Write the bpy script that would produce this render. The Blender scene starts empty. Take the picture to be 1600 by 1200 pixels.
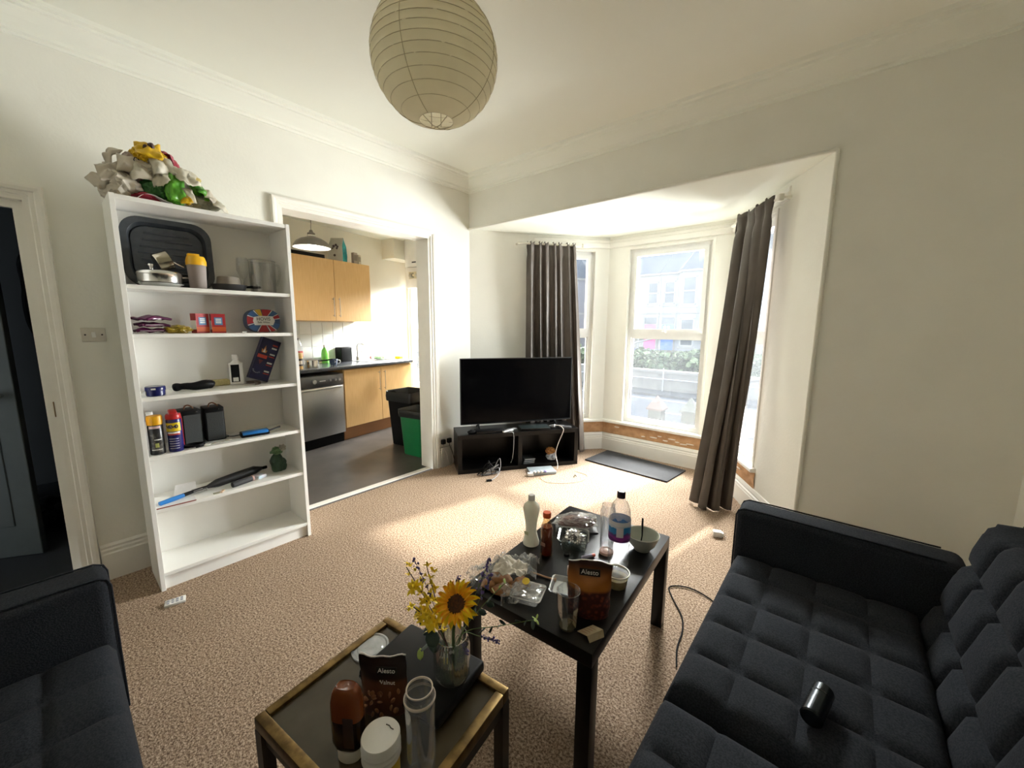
import bpy, bmesh, math, random
from mathutils import Vector, Matrix
from math import pi, sin, cos, radians, sqrt, atan2
random.seed(11)
SC = bpy.context.scene
COL = SC.collection

# ---------------------------------------------------------------- camera
def make_camera():
    yaw, pitch, roll = .7035, .1472, .007
    f = Vector((-sin(yaw)*cos(pitch), cos(yaw)*cos(pitch), -sin(pitch)))
    r0 = Vector((cos(yaw), sin(yaw), 0)); u0 = r0.cross(f)
    r = r0*cos(roll) + u0*sin(roll); u = u0*cos(roll) - r0*sin(roll)
    cd = bpy.data.cameras.new('camera'); cd.sensor_width = 36; cd.lens = 618.5/1600*36
    cd.clip_start = .05; cd.clip_end = 300
    co = bpy.data.objects.new('camera', cd); COL.objects.link(co)
    m = Matrix((r, u, -f)).transposed().to_4x4(); m.translation = Vector((3.04, -2.90, 1.4245))
    co.matrix_world = m
    SC.camera = co
make_camera()

# ---------------------------------------------------------------- world, sun, fill lamps, exposure
SC.view_settings.view_transform = 'Standard'
SC.view_settings.look = 'None'
SC.view_settings.gamma = 1.0
SC.view_settings.use_curve_mapping = False
SC.view_settings.exposure = 1.1
SC.cycles.use_denoising = True
SC.cycles.max_bounces = 10
SC.cycles.diffuse_bounces = 7
SC.cycles.glossy_bounces = 4
SC.cycles.transparent_max_bounces = 24
SC.cycles.sample_clamp_indirect = 6
W = bpy.data.worlds.new('overcast_sky'); SC.world = W; W.use_nodes = True
bg = W.node_tree.nodes['Background']
bg.inputs['Color'].default_value = (.86, .93, 1, 1); bg.inputs['Strength'].default_value = 2.3

def aim(o, d):
    o.rotation_euler = Vector(d).to_track_quat('-Z', 'Y').to_euler()
def sun_light():
    l = bpy.data.lights.new('sun', 'SUN'); l.energy = 7.0; l.angle = radians(2.8); l.color = (1, .93, .82)
    o = bpy.data.objects.new('sun', l); COL.objects.link(o); o.location = (6, 20, 15)
    el = radians(36.3); o2 = Vector((-.22, -1, 0)).normalized()
    aim(o, (o2.x*cos(el), o2.y*cos(el), -sin(el)))
sun_light()
def fill_lamp(name, loc, d, sx, sy, e, col=(1, .965, .91), spread=150):
    l = bpy.data.lights.new(name, 'AREA'); l.shape = 'RECTANGLE'; l.size = sx; l.size_y = sy; l.energy = e; l.color = col; l.spread = radians(spread)
    o = bpy.data.objects.new(name, l); COL.objects.link(o); o.location = loc; aim(o, d)
# added area lamps outside the view, boosting sky and street light through the windows
fill_lamp('fill_bay_side', (3.2, 2.85, 1.05), (-.50, -1, .13), 3.0, 2.2, 640, spread=170)
fill_lamp('fill_bay_centre', (1.6, 2.9, 3.35), (0, -1, -.55), 3.0, 1.4, 560, spread=100)
fill_lamp('fill_kitchen', (-1.75, 2.6, 2.7), (-.05, -1, -.6), 1.4, 1.2, 380, spread=120)

# ---------------------------------------------------------------- mesh helpers
class MB:
    def __init__(s): s.v = []; s.f = []; s.m = []
    def add(s, vs, fs, mi=0, M=None):
        n = len(s.v)
        for p in vs:
            p = Vector(p)
            s.v.append(tuple(M @ p) if M else tuple(p))
        for q in fs: s.f.append(tuple(i+n for i in q)); s.m.append(mi)
        return s
    def box(s, x0, x1, y0, y1, z0, z1, mi=0, M=None):
        vs = [(x0,y0,z0),(x1,y0,z0),(x1,y1,z0),(x0,y1,z0),(x0,y0,z1),(x1,y0,z1),(x1,y1,z1),(x0,y1,z1)]
        return s.add(vs, [(0,3,2,1),(4,5,6,7),(0,1,5,4),(1,2,6,5),(2,3,7,6),(3,0,4,7)], mi, M)
    def rbox(s, x0, x1, y0, y1, z0, z1, r=.01, seg=3, mi=0, M=None):
        bm = bmesh.new(); bmesh.ops.create_cube(bm, size=1)
        for v in bm.verts: v.co = Vector(((x0+x1)/2+v.co.x*(x1-x0), (y0+y1)/2+v.co.y*(y1-y0), (z0+z1)/2+v.co.z*(z1-z0)))
        bmesh.ops.bevel(bm, geom=list(bm.edges), offset=r, segments=seg, affect='EDGES', profile=.5)
        return s.bm(bm, mi, M)
    def bm(s, bm, mi=0, M=None):
        bm.verts.ensure_lookup_table(); bm.verts.index_update()
        s.add([v.co.copy() for v in bm.verts], [[v.index for v in f.verts] for f in bm.faces], mi, M); bm.free(); return s
    def prism(s, poly, z0, z1, mi=0, M=None):
        n = len(poly)
        a = sum(poly[i][0]*poly[(i+1)%n][1]-poly[(i+1)%n][0]*poly[i][1] for i in range(n))
        if a < 0: poly = poly[::-1]
        vs = [(x,y,z0) for x,y in poly]+[(x,y,z1) for x,y in poly]
        fs = [tuple(range(n-1,-1,-1)), tuple(range(n,2*n))]+[(i,(i+1)%n,n+(i+1)%n,n+i) for i in range(n)]
        return s.add(vs, fs, mi, M)
    def lathe(s, prof, n=24, mi=0, M=None, sx=1, sy=1, closed=False, wob=None):
        vs = []; fs = []
        for k,(r,z) in enumerate(prof):
            for i in range(n):
                a = 2*pi*i/n; rr = r*(wob(a, k) if wob else 1)
                vs.append((rr*cos(a)*sx, rr*sin(a)*sy, z))
        m = len(prof)
        for k in range(m-1):
            for i in range(n):
                j = (i+1) % n
                fs.append((k*n+i, k*n+j, (k+1)*n+j, (k+1)*n+i))
        if not closed:
            if prof[0][0] > 1e-5: fs.append(tuple(range(n-1,-1,-1)))
            if prof[-1][0] > 1e-5: fs.append(tuple((m-1)*n+i for i in range(n)))
        return s.add(vs, fs, mi, M)
    def shell(s, prof, n=24, mi=0, M=None, sx=1, sy=1):     # open lathe surface, no caps
        return s.lathe(prof, n, mi, M, sx, sy, closed=True)
    def tube(s, pts, r, n=8, mi=0, M=None, cap=True):
        pts = [Vector(p) for p in pts]; vs = []; fs = []; m = len(pts)
        rs = r if isinstance(r, (list, tuple)) else [r]*m
        up = Vector((0,0,1)); prev = None
        for k,p in enumerate(pts):
            t = (pts[min(k+1,m-1)]-pts[max(k-1,0)]).normalized()
            if prev is None:
                a = t.cross(up if abs(t.z) < .95 else Vector((1,0,0))).normalized()
            else: a = (prev - t*prev.dot(t)).normalized()
            prev = a; b = t.cross(a)
            for i in range(n):
                q = 2*pi*i/n; vs.append(p+(a*cos(q)+b*sin(q))*rs[k])
        for k in range(m-1):
            for i in range(n):
                j = (i+1)%n; fs.append((k*n+i, k*n+j, (k+1)*n+j, (k+1)*n+i))
        if cap: fs += [tuple(range(n-1,-1,-1)), tuple((m-1)*n+i for i in range(n))]
        return s.add(vs, fs, mi, M)
    def grid(s, nu, nv, fn, mi=0, M=None, flip=False):
        vs = [fn(i/nu, j/nv) for j in range(nv+1) for i in range(nu+1)]
        fs = []
        for j in range(nv):
            for i in range(nu):
                a = j*(nu+1)+i; q = (a, a+1, a+nu+2, a+nu+1)
                fs.append(q[::-1] if flip else q)
        return s.add(vs, fs, mi, M)
    def mesh(s, name, mats, smooth=None, fix=False):
        me = bpy.data.meshes.new(name); me.from_pydata(s.v, [], s.f)
        for m in (mats if isinstance(mats, (list, tuple)) else [mats]): me.materials.append(m)
        me.polygons.foreach_set('material_index', s.m)
        if fix:
            b = bmesh.new(); b.from_mesh(me); bmesh.ops.recalc_face_normals(b, faces=b.faces); b.to_mesh(me); b.free()
        if smooth:
            me.polygons.foreach_set('use_smooth', [True]*len(me.polygons)); me.set_sharp_from_angle(angle=radians(smooth))
        me.update(); return me
    def build(s, name, mats, parent=None, smooth=None, loc=None, rot=None, fix=False):
        return link(name, s.mesh(name, mats, smooth, fix), parent, loc, rot)
def link(name, me, parent=None, loc=None, rot=None):
    o = bpy.data.objects.new(name, me); COL.objects.link(o); o.parent = parent
    if loc: o.location = loc
    if rot: o.rotation_euler = rot
    return o
def tag(o, label, cat, group=None, kind=None):
    o['label'] = label; o['category'] = cat
    if group: o['group'] = group
    if kind: o['kind'] = kind
    return o
def thing(name, label, cat, loc=(0,0,0), rotz=0, group=None):
    o = bpy.data.objects.new(name, None); COL.objects.link(o); o.location = loc; o.rotation_euler = (0,0,rotz)
    o.empty_display_size = .05
    return tag(o, label, cat, group)
def struct(o, label=None, cat=None):
    o['kind'] = 'structure'
    if label: o['label'] = label; o['category'] = cat or 'wall'
    return o
def TR(x=0, y=0, z=0, rx=0, ry=0, rz=0):
    return Matrix.Translation((x,y,z)) @ Matrix.Rotation(rz,4,'Z') @ Matrix.Rotation(ry,4,'Y') @ Matrix.Rotation(rx,4,'X')
def lettering(name, body, size, m, parent, loc, rot=(0,0,0), ext=.0004, align='CENTER', sx=1, bold=0):
    c = bpy.data.curves.new(name, 'FONT'); c.body = body; c.size = size; c.extrude = ext; c.align_x = align; c.align_y = 'CENTER'; c.offset = bold
    t = bpy.data.objects.new(name+'_tmp', c); COL.objects.link(t)
    dg = bpy.context.evaluated_depsgraph_get()
    me = bpy.data.meshes.new_from_object(t.evaluated_get(dg)); bpy.data.objects.remove(t)
    me.materials.clear(); me.materials.append(m)
    for v in me.vertices: v.co.x *= sx
    return link(name, me, parent, loc, rot)
def smoothcurve(pts, n=8):
    P = [Vector(p) for p in pts]; out = []
    for k in range(len(P)-1):
        a, b, c, d = P[max(k-1,0)], P[k], P[k+1], P[min(k+2,len(P)-1)]
        for i in range(n):
            t = i/n
            out.append(.5*((2*b)+(c-a)*t+(2*a-5*b+4*c-d)*t*t+(3*b-a-3*c+d)*t**3))
    out.append(P[-1]); return out

# ---------------------------------------------------------------- materials
MATS = {}
def mat(name, col, rough=.6, metal=0., col2=None, scale=20., detail=3., bump=0., bscale=None, spec=.5, stretch=None, coat=0., ramp=(.35,.65), trans=0.):
    if name in MATS: return MATS[name]
    m = bpy.data.materials.new(name); m.use_nodes = True; nt = m.node_tree; N = nt.nodes; L = nt.links
    b = N['Principled BSDF']
    b.inputs['Roughness'].default_value = rough; b.inputs['Metallic'].default_value = metal
    b.inputs['Specular IOR Level'].default_value = spec; b.inputs['Coat Weight'].default_value = coat
    if trans: b.inputs['Transmission Weight'].default_value = trans
    b.inputs['Base Color'].default_value = (*col, 1)
    tc = N.new('ShaderNodeTexCoord'); mp = N.new('ShaderNodeMapping'); L.new(tc.outputs['Object'], mp.inputs['Vector'])
    if stretch: mp.inputs['Scale'].default_value = stretch
    nz = N.new('ShaderNodeTexNoise'); nz.inputs['Scale'].default_value = scale; nz.inputs['Detail'].default_value = detail
    L.new(mp.outputs['Vector'], nz.inputs['Vector'])
    c2 = col2 if col2 else tuple(c*.93 for c in col)
    mx = N.new('ShaderNodeValToRGB'); e = mx.color_ramp.elements
    e[0].position, e[1].position = ramp; e[0].color = (*c2, 1); e[1].color = (*col, 1)
    L.new(nz.outputs['Fac'], mx.inputs['Fac']); L.new(mx.outputs['Color'], b.inputs['Base Color'])
    if bump:
        bp = N.new('ShaderNodeBump'); bp.inputs['Strength'].default_value = bump; bp.inputs['Distance'].default_value = .002
        if bscale:
            n2 = N.new('ShaderNodeTexNoise'); n2.inputs['Scale'].default_value = bscale; n2.inputs['Detail'].default_value = 3
            L.new(mp.outputs['Vector'], n2.inputs['Vector']); L.new(n2.outputs['Fac'], bp.inputs['Height'])
        else: L.new(nz.outputs['Fac'], bp.inputs['Height'])
        L.new(bp.outputs['Normal'], b.inputs['Normal'])
    MATS[name] = m; return m
def glassy(name, tint=(1,1,1), body=.04, edge=.5, rough=.02, haze=0., hazecol=(.9,.92,.95)):
    """thin clear glass or plastic: transparent, mirror-like at grazing angles, optional milky scatter"""
    if name in MATS: return MATS[name]
    m = bpy.data.materials.new(name); m.use_nodes = True; nt = m.node_tree; N = nt.nodes; L = nt.links; N.clear()
    out = N.new('ShaderNodeOutputMaterial'); tr = N.new('ShaderNodeBsdfTransparent'); gl = N.new('ShaderNodeBsdfGlossy')
    nz = N.new('ShaderNodeTexNoise'); nz.inputs['Scale'].default_value = 3
    tr.inputs['Color'].default_value = (*tint, 1); gl.inputs['Roughness'].default_value = rough
    lw = N.new('ShaderNodeLayerWeight'); lw.inputs['Blend'].default_value = .35
    mr = N.new('ShaderNodeMapRange'); mr.inputs['To Min'].default_value = body; mr.inputs['To Max'].default_value = edge
    L.new(lw.outputs['Facing'], mr.inputs['Value'])
    mx = N.new('ShaderNodeMixShader'); L.new(mr.outputs['Result'], mx.inputs['Fac']); L.new(tr.outputs[0], mx.inputs[1]); L.new(gl.outputs[0], mx.inputs[2])
    last = mx
    if haze:
        tl = N.new('ShaderNodeBsdfTranslucent'); tl.inputs['Color'].default_value = (*hazecol, 1)
        df = N.new('ShaderNodeBsdfDiffuse'); df.inputs['Color'].default_value = (*hazecol, 1)
        m1 = N.new('ShaderNodeMixShader'); m1.inputs['Fac'].default_value = .5; L.new(tl.outputs[0], m1.inputs[1]); L.new(df.outputs[0], m1.inputs[2])
        hz = N.new('ShaderNodeMapRange'); hz.inputs['From Min'].default_value = .3; hz.inputs['From Max'].default_value = .7
        hz.inputs['To Min'].default_value = haze*.8; hz.inputs['To Max'].default_value = haze*1.2
        L.new(nz.outputs['Fac'], hz.inputs['Value'])
        m2 = N.new('ShaderNodeMixShader'); L.new(hz.outputs['Result'], m2.inputs['Fac']); L.new(mx.outputs[0], m2.inputs[1]); L.new(m1.outputs[0], m2.inputs[2]); last = m2
    L.new(last.outputs[0], out.inputs['Surface']); MATS[name] = m; return m
def papery(name, col, trans=.4, rough=.8, scale=30):
    if name in MATS: return MATS[name]
    m = mat(name, col, rough, scale=scale); nt = m.node_tree; N = nt.nodes; L = nt.links
    tl = N.new('ShaderNodeBsdfTranslucent'); tl.inputs['Color'].default_value = (*col, 1)
    mx = N.new('ShaderNodeMixShader'); mx.inputs['Fac'].default_value = trans
    L.new(N['Principled BSDF'].outputs[0], mx.inputs[1]); L.new(tl.outputs[0], mx.inputs[2])
    L.new(mx.outputs[0], N['Material Output'].inputs['Surface']); return m
def glow(name, col, e):
    m = bpy.data.materials.new(name); m.use_nodes = True; N = m.node_tree.nodes; N.clear()
    em = N.new('ShaderNodeEmission'); em.inputs['Color'].default_value = (*col,1); em.inputs['Strength'].default_value = e
    o = N.new('ShaderNodeOutputMaterial'); m.node_tree.links.new(em.outputs[0], o.inputs['Surface']); return m

PAINT = mat('wall_paint', (.845,.838,.77), .75, scale=4, col2=(.82,.813,.745), bump=.35, bscale=60)
CEILP = mat('ceiling_paint', (.872,.882,.805), .8, scale=2, col2=(.857,.867,.79), bump=.1, bscale=40)
GLOSS = mat('white_gloss_paint', (.85,.83,.77), .38, scale=6, col2=(.81,.79,.73), bump=.08, bscale=25)
UPVC = mat('white_upvc', (.82,.82,.80), .3, scale=5)
LAMWHITE = mat('white_laminate', (.88,.875,.84), .4, scale=3, col2=(.865,.86,.825))
BLACKWOOD = mat('black_brown_veneer', (.0045,.004,.004), .30, scale=30, col2=(.007,.0065,.006), stretch=(1,12,1), spec=.22)
BLACK = mat('black_plastic', (.0055,.0055,.006), .45, scale=20, spec=.15)
BLACKGLOSS = mat('black_gloss', (.004,.004,.005), .12, scale=20)
FABRIC = mat('charcoal_blue_fabric', (.031,.035,.043), .95, scale=220, col2=(.017,.019,.024), detail=2, bump=.5, spec=.12)
CHROME = mat('polished_steel', (.75,.74,.72), .18, 1., scale=10)
STEEL = mat('brushed_steel', (.42,.42,.42), .38, 1., scale=60, col2=(.36,.36,.36), stretch=(1,1,25))
BEECH = mat('beech_laminate', (.80,.52,.24), .45, scale=9, col2=(.74,.46,.20), stretch=(10,10,.7))
SLATE = mat('slate_vinyl', (.105,.092,.082), .36, scale=3.2, col2=(.045,.040,.037), detail=6, ramp=(.3,.72))
WHITEP = mat('white_plastic', (.82,.81,.78), .35, scale=8)

def carpet_mat():
    m = bpy.data.materials.new('beige_fleck_carpet'); m.use_nodes = True; nt = m.node_tree; N = nt.nodes; L = nt.links; b = N['Principled BSDF']
    b.inputs['Roughness'].default_value = 1; b.inputs['Specular IOR Level'].default_value = .05
    tc = N.new('ShaderNodeTexCoord')
    n1 = N.new('ShaderNodeTexNoise'); n1.inputs['Scale'].default_value = 115; n1.inputs['Detail'].default_value = 4; n1.inputs['Roughness'].default_value = .7
    n2 = N.new('ShaderNodeTexNoise'); n2.inputs['Scale'].default_value = 2.2; n2.inputs['Detail'].default_value = 3
    n3 = N.new('ShaderNodeTexVoronoi'); n3.inputs['Scale'].default_value = 170
    for n in (n1,n2,n3): L.new(tc.outputs['Object'], n.inputs['Vector'])
    r = N.new('ShaderNodeValToRGB'); e = r.color_ramp.elements
    e[0].position = .38; e[0].color = (.13,.085,.058,1); e[1].position = .62; e[1].color = (.56,.43,.32,1)
    x = e.new(.5); x.color = (.335,.24,.168,1)
    L.new(n1.outputs['Fac'], r.inputs['Fac'])
    mx = N.new('ShaderNodeMixRGB'); mx.blend_type = 'MULTIPLY'; mx.inputs['Fac'].default_value = .35
    r2 = N.new('ShaderNodeValToRGB'); r2.color_ramp.elements[0].color = (.72,.70,.68,1); r2.color_ramp.elements[0].position = .3; r2.color_ramp.elements[1].position = .7
    L.new(n2.outputs['Fac'], r2.inputs['Fac']); L.new(r.outputs['Color'], mx.inputs['Color1']); L.new(r2.outputs['Color'], mx.inputs['Color2'])
    L.new(mx.outputs['Color'], b.inputs['Base Color'])
    bp = N.new('ShaderNodeBump'); bp.inputs['Strength'].default_value = .5; bp.inputs['Distance'].default_value = .003
    ad = N.new('ShaderNodeMath'); L.new(n1.outputs['Fac'], ad.inputs[0]); L.new(n3.outputs['Distance'], ad.inputs[1])
    L.new(ad.outputs[0], bp.inputs['Height']); L.new(bp.outputs['Normal'], b.inputs['Normal'])
    return m
CARPET = carpet_mat()

# ================================================================ THE SETTING
HC, HH, XR, YF = 2.834, 2.381, 3.72, -3.85          # ceiling, bay head, far side wall, wall behind the camera
P0, PA, P1, P2, P3 = (0,0), (.33,.55), (.93,1.23), (2.15,1.23), (2.89,0)
OP = (-1.765, -.512, 2.218)                          # kitchen opening y0, y1, head
DR = (-3.66, -2.885, 2.005)                          # hall door y0, y1, head
TH = .18
OK_, E1, E2 = Vector((-1.5,-1.09,0)), Vector((-.178,.984,0)), Vector((-.984,-.178,0))
KR = atan2(.984,-.178)                               # kitchen run: local x along the units, local y away from the room
def KP(a, d, z=0): p = OK_+E1*a+E2*d; return (p.x, p.y, z)

b = MB(); b.prism([(0,YF),(XR,YF),(XR,0),P3,(P3[0]+.1,.02),(P2[0]+.08,P2[1]+.15),(P1[0]-.08,P1[1]+.15),(PA[0]-.12,PA[1]+.05),P0], -.06, 0)
struct(b.build('floor', CARPET), 'beige brown fleck carpet covering the living room floor', 'carpet')
b = MB(); b.prism([(-3.6,-2.62),(-.05,-2.62),(-.05,1.6),(-3.6,1.6)], -.06, -.004)
struct(b.build('floor_kitchen', SLATE), 'dark grey slate-look vinyl on the kitchen floor', 'vinyl floor')
b = MB(); b.box(-.085,-.035,OP[0]-.05,OP[1]+.005,-.004,.006)
struct(b.build('trim_1', mat('threshold_metal',(.75,.72,.66),.35,scale=9)))
HALLM = mat('hall_shade_paint',(.05,.056,.058),.8,scale=4)  # the unlit hall's darkness is put into this wall colour
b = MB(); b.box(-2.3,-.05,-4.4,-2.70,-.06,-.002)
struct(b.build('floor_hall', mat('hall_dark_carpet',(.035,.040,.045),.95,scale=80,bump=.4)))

# wall with the hall door and the kitchen opening
b = MB()
for y0,y1,z0,z1 in ((YF-.1,DR[0],0,HC),(DR[0],DR[1],DR[2],HC),(DR[1],OP[0],0,HC),(OP[0],OP[1],OP[2],HC),(OP[1],0,0,HC)): b.box(-TH,0,y0,y1,z0,z1)
struct(b.build('wall_left', PAINT))
b = MB(); b.box(0,P3[0],0,.05,HH,HC); b.box(P3[0],XR+.2,0,.3,0,HC)
struct(b.build('wall_back', PAINT))
b = MB(); b.box(XR,XR+.2,YF-.1,0,0,HC); struct(b.build('wall_right', PAINT))
b = MB(); b.box(-TH,XR+.2,YF-.2,YF,0,HC); struct(b.build('wall_front', PAINT))
b = MB(); b.box(-TH,XR+.2,YF-.2,.3,HC,HC+.1); struct(b.build('ceiling', CEILP))
b = MB(); b.prism([(.0,.05),(P3[0],.05),(P3[0]+.25,.1),(P2[0]+.12,P2[1]+.22),(P1[0]-.12,P1[1]+.22),(PA[0]-.2,PA[1]+.15),(-.2,.1)], HH, HH+.12)
struct(b.build('ceiling_bay', CEILP))

# cornice: stepped plaster profile swept along two walls, mitred in the corner
CP = [(0,2.712),(.014,2.712),(.018,2.724),(.034,2.728),(.040,2.742),(.052,2.750),(.075,2.764),(.100,2.786),(.108,2.798),(.124,2.800),(.128,2.812),(.150,2.816),(.156,2.834),(0,2.834)]
def cornice(name, fa, fb):
    n = len(CP); vs = [fa(d,z) for d,z in CP]+[fb(d,z) for d,z in CP]
    fs = [(i,(i+1)%n,n+(i+1)%n,n+i) for i in range(n)]+[tuple(range(n)),tuple(range(2*n-1,n-1,-1))]
    m = MB(); m.add(vs, fs); struct(m.build(name, CEILP, fix=True))
cornice('trim_2', lambda d,z:(d,YF,z), lambda d,z:(d,-d,z))
cornice('trim_3', lambda d,z:(d,-d,z), lambda d,z:(XR,-d,z))

# bay facets
def frame_of(A, B):
    A, B = Vector((*A,0)), Vector((*B,0)); d = B-A; return A, atan2(d.y,d.x), d.length
def facet(name, A, B, win=None, t=.16, e0=0, e1=0, h=HH, m=None, z0=0):
    A, rz, L = frame_of(A, B); b = MB()
    if win:
        u0,u1,w0,w1 = win
        b.box(-e0,u0,0,t,z0,h); b.box(u1,L+e1,0,t,z0,h); b.box(u0,u1,0,t,z0,w0); b.box(u0,u1,0,t,w1,h)
    else: b.box(-e0,L+e1,0,t,z0,h)
    o = struct(b.build(name, m or PAINT, loc=A, rot=(0,0,rz))); return o, A, rz, L
W1 = (.10,.745,.36,2.225); W2 = (.24,1.05,.36,2.225)
LR = frame_of(P2,P3)[2]
W3 = (.17,.80,.36,2.225)
FAC = [('wall_bay_reveal',P0,PA,None),('wall_bay_left',PA,P1,W1),('wall_bay_centre',P1,P2,W2),('wall_bay_right',P2,P3,W3)]
PANE = glassy('window_glass', (.93,.955,.97), .02, .35, .0, haze=.014, hazecol=(.86,.92,1.0))
def window(name, label, A, rz, win, latch=True):
    u0,u1,z0,z1 = win; zm = 1.345
    b = MB()                                                     # outer frame with meeting rail
    for x0,x1,a,c in ((u0,u0+.042,z0,z1),(u1-.042,u1,z0,z1),(u0+.042,u1-.042,z0,z0+.05),(u0+.042,u1-.042,z1-.045,z1),(u0+.042,u1-.042,zm-.045,zm+.018)):
        b.box(x0,x1,.035,.105,a,c)
    o = struct(b.build(name, UPVC, loc=A, rot=(0,0,rz)), label, 'window')
    def sash(a0,a1,c0,c1,w,y0,y1):
        m = MB()
        m.box(a0,a0+w,y0,y1,c0,c1); m.box(a1-w,a1,y0,y1,c0,c1); m.box(a0+w,a1-w,y0,y1,c0,c0+w); m.box(a0+w,a1-w,y0,y1,c1-w,c1)
        return m.build('sash', UPVC, o)
    s1 = sash(u0+.036,u1-.036,zm+.01,z1-.036,.040,.018,.072)
    s2 = sash(u0+.040,u1-.040,z0+.046,zm-.04,.016,.05,.08)
    for s,(a0,a1,c0,c1) in ((s1,(u0+.076,u1-.076,zm+.05,z1-.076)),(s2,(u0+.056,u1-.056,z0+.062,zm-.056))):
        m = MB(); m.box(a0-.004,a1+.004,.060,.066,c0-.004,c1+.004); m.build('pane', PANE, s)
        g = MB(); k = .006
        for q in ((a0-k,a0,c0,c1),(a1,a1+k,c0,c1),(a0,a1,c0-k,c0),(a0,a1,c1,c1+k)): g.box(q[0],q[1],.052,.058,q[2],q[3])
        g.build('gasket', mat('grey_gasket',(.30,.31,.33),.6), s)
    if latch:
        m = MB(); uc = (u0+u1)/2; m.rbox(uc-.018,uc+.018,-.006,.02,zm+.012,zm+.032,.005); m.rbox(uc-.008,uc+.008,-.012,.012,zm+.018,zm+.085,.004)
        m.build('latch', WHITEP, s1, smooth=40)
    return o
for (nm,A,B,w),lab in zip(FAC, (None,'narrow white double-glazed window half behind the gathered curtain','tall white double-glazed window in the middle of the bay','white double-glazed window seen edge-on behind the dark curtain')):
    o, A_, rz, L = facet(nm, A, B, w)
    if w: window('window_%d' % {'wall_bay_left':1,'wall_bay_centre':2,'wall_bay_right':3}[nm], lab, A_, rz, w)

# window boards, bare plaster strip, skirting, head boards and curtain rail boards in the bay
BARE = mat('bare_brown_plaster',(.56,.33,.17),.9,scale=14,col2=(.42,.23,.11),detail=6,bump=.8,bscale=30)
FLAKE = mat('flaking_white_paint',(.80,.76,.68),.7,scale=20)
tn = 4
SK = [(0,0),(.024,0),(.024,.130),(.020,.136),(.020,.150),(.012,.158),(.016,.172),(.008,.196),(0,.2)]
def sweep_z(b, prof, x0, x1, M=None, mx0=0, mx1=0):
    """profile of (out, z) run along local x; 'out' is toward -y; mx: mitre slope at the ends"""
    n = len(prof); vs = [(x0+mx0*d,-d,z) for d,z in prof]+[(x1-mx1*d,-d,z) for d,z in prof]
    b.add(vs, [(i,(i+1)%n,n+(i+1)%n,n+i) for i in range(n)]+[tuple(range(n)),tuple(range(2*n-1,n-1,-1))], 0, M)
for nm,A,B,w in FAC[1:]:
    A_, rz, L = frame_of(A,B)
    l1 = L if nm != 'wall_bay_right' else .86
    s0 = 0 if nm == 'wall_bay_centre' else .06 if nm == 'wall_bay_left' else 0
    tm = .45 if nm == 'wall_bay_centre' else .4
    b = MB()
    n_ = [(0,.328),(.038,.328),(.042,.334),(.042,.352),(.038,.358),(0,.36)]
    sweep_z(b, n_, s0, l1, None, tm if s0 == 0 else 0, tm if nm != 'wall_bay_right' else 0)
    b.box(w[0]+.001,w[1]-.001,-.002,.036,.345,.3625)
    struct(b.build('trim_%d' % tn, GLOSS, loc=A_, rot=(0,0,rz), fix=True)); tn += 1
    b = MB(); rnd = random.Random(5)
    def strip(u,v,_l=l1,_s=s0): return (_s+(_l-_s)*u, -.006-.004*sin(u*37)*sin(v*9), .20+.128*v)
    b.grid(60,6,strip)
    o = struct(b.build('trim_%d' % tn, BARE, loc=A_, rot=(0,0,rz)), 'strip of bare brown plaster under the window board '+{'wall_bay_left':'beside the television','wall_bay_centre':'above the dark mat','wall_bay_right':'behind the long curtain'}[nm], 'plaster'); tn += 1
    for k in range(9 if nm == 'wall_bay_centre' else 3):
        m = MB(); cx = s0+(l1-s0)*((.55+.05*k) if k < 6 else rnd.random()); cz = rnd.uniform(.215,.30); 
        pts = [(cx+rnd.uniform(.6,1)*.026*cos(a*.785)*(1+k%3*.5), cz+rnd.uniform(.6,1)*.007*sin(a*.785)) for a in range(8)]
        m.add([(x,-.0125,z) for x,z in pts]+[(x,-.006,z) for x,z in pts], [tuple(range(8))]+[(i,(i+1)%8,8+(i+1)%8,8+i) for i in range(8)])
        m.build('paint_flake', FLAKE, o, fix=True)
    b = MB(); sweep_z(b, SK, s0, L if nm != 'wall_bay_right' else L-.05, None, tm if s0 == 0 else 0, tm if nm != 'wall_bay_right' else 0)
    struct(b.build({'wall_bay_left':'baseboard_bay_left','wall_bay_centre':'baseboard_bay_centre','wall_bay_right':'baseboard_bay_right'}[nm], GLOSS, loc=A_, rot=(0,0,rz), fix=True))
    b = MB(); sweep_z(b, [(0,2.262),(.016,2.262),(.02,2.272),(.02,2.31),(.012,2.318),(.012,2.345),(0,2.352)], s0, l1+.1 if nm == 'wall_bay_right' else L, None, tm if s0 == 0 else 0, tm if nm != 'wall_bay_right' else 0)
    struct(b.build('trim_%d' % tn, GLOSS, loc=A_, rot=(0,0,rz), fix=True)); tn += 1
    b = MB(); e = .022                                             # architrave around the frame
    for q in ((w[0]-e,w[0],w[2],w[3]+e),(w[1],w[1]+e,w[2],w[3]+e),(w[0],w[1],w[3],w[3]+e)): b.box(q[0],q[1],-.010,.004,q[2],q[3])
    struct(b.build('trim_%d' % tn, GLOSS, loc=A_, rot=(0,0,rz))); tn += 1
# corner bead round the bay opening
b = MB(); b.tube([(P3[0]-.004,-.006,0),(P3[0]-.004,-.006,HH-.004)],.011,8); b.tube([(0.0,-.006,HH-.004),(P3[0]-.004,-.006,HH-.004)],.011,8)
struct(b.build('trim_%d' % tn, PAINT, smooth=60)); tn += 1

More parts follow.
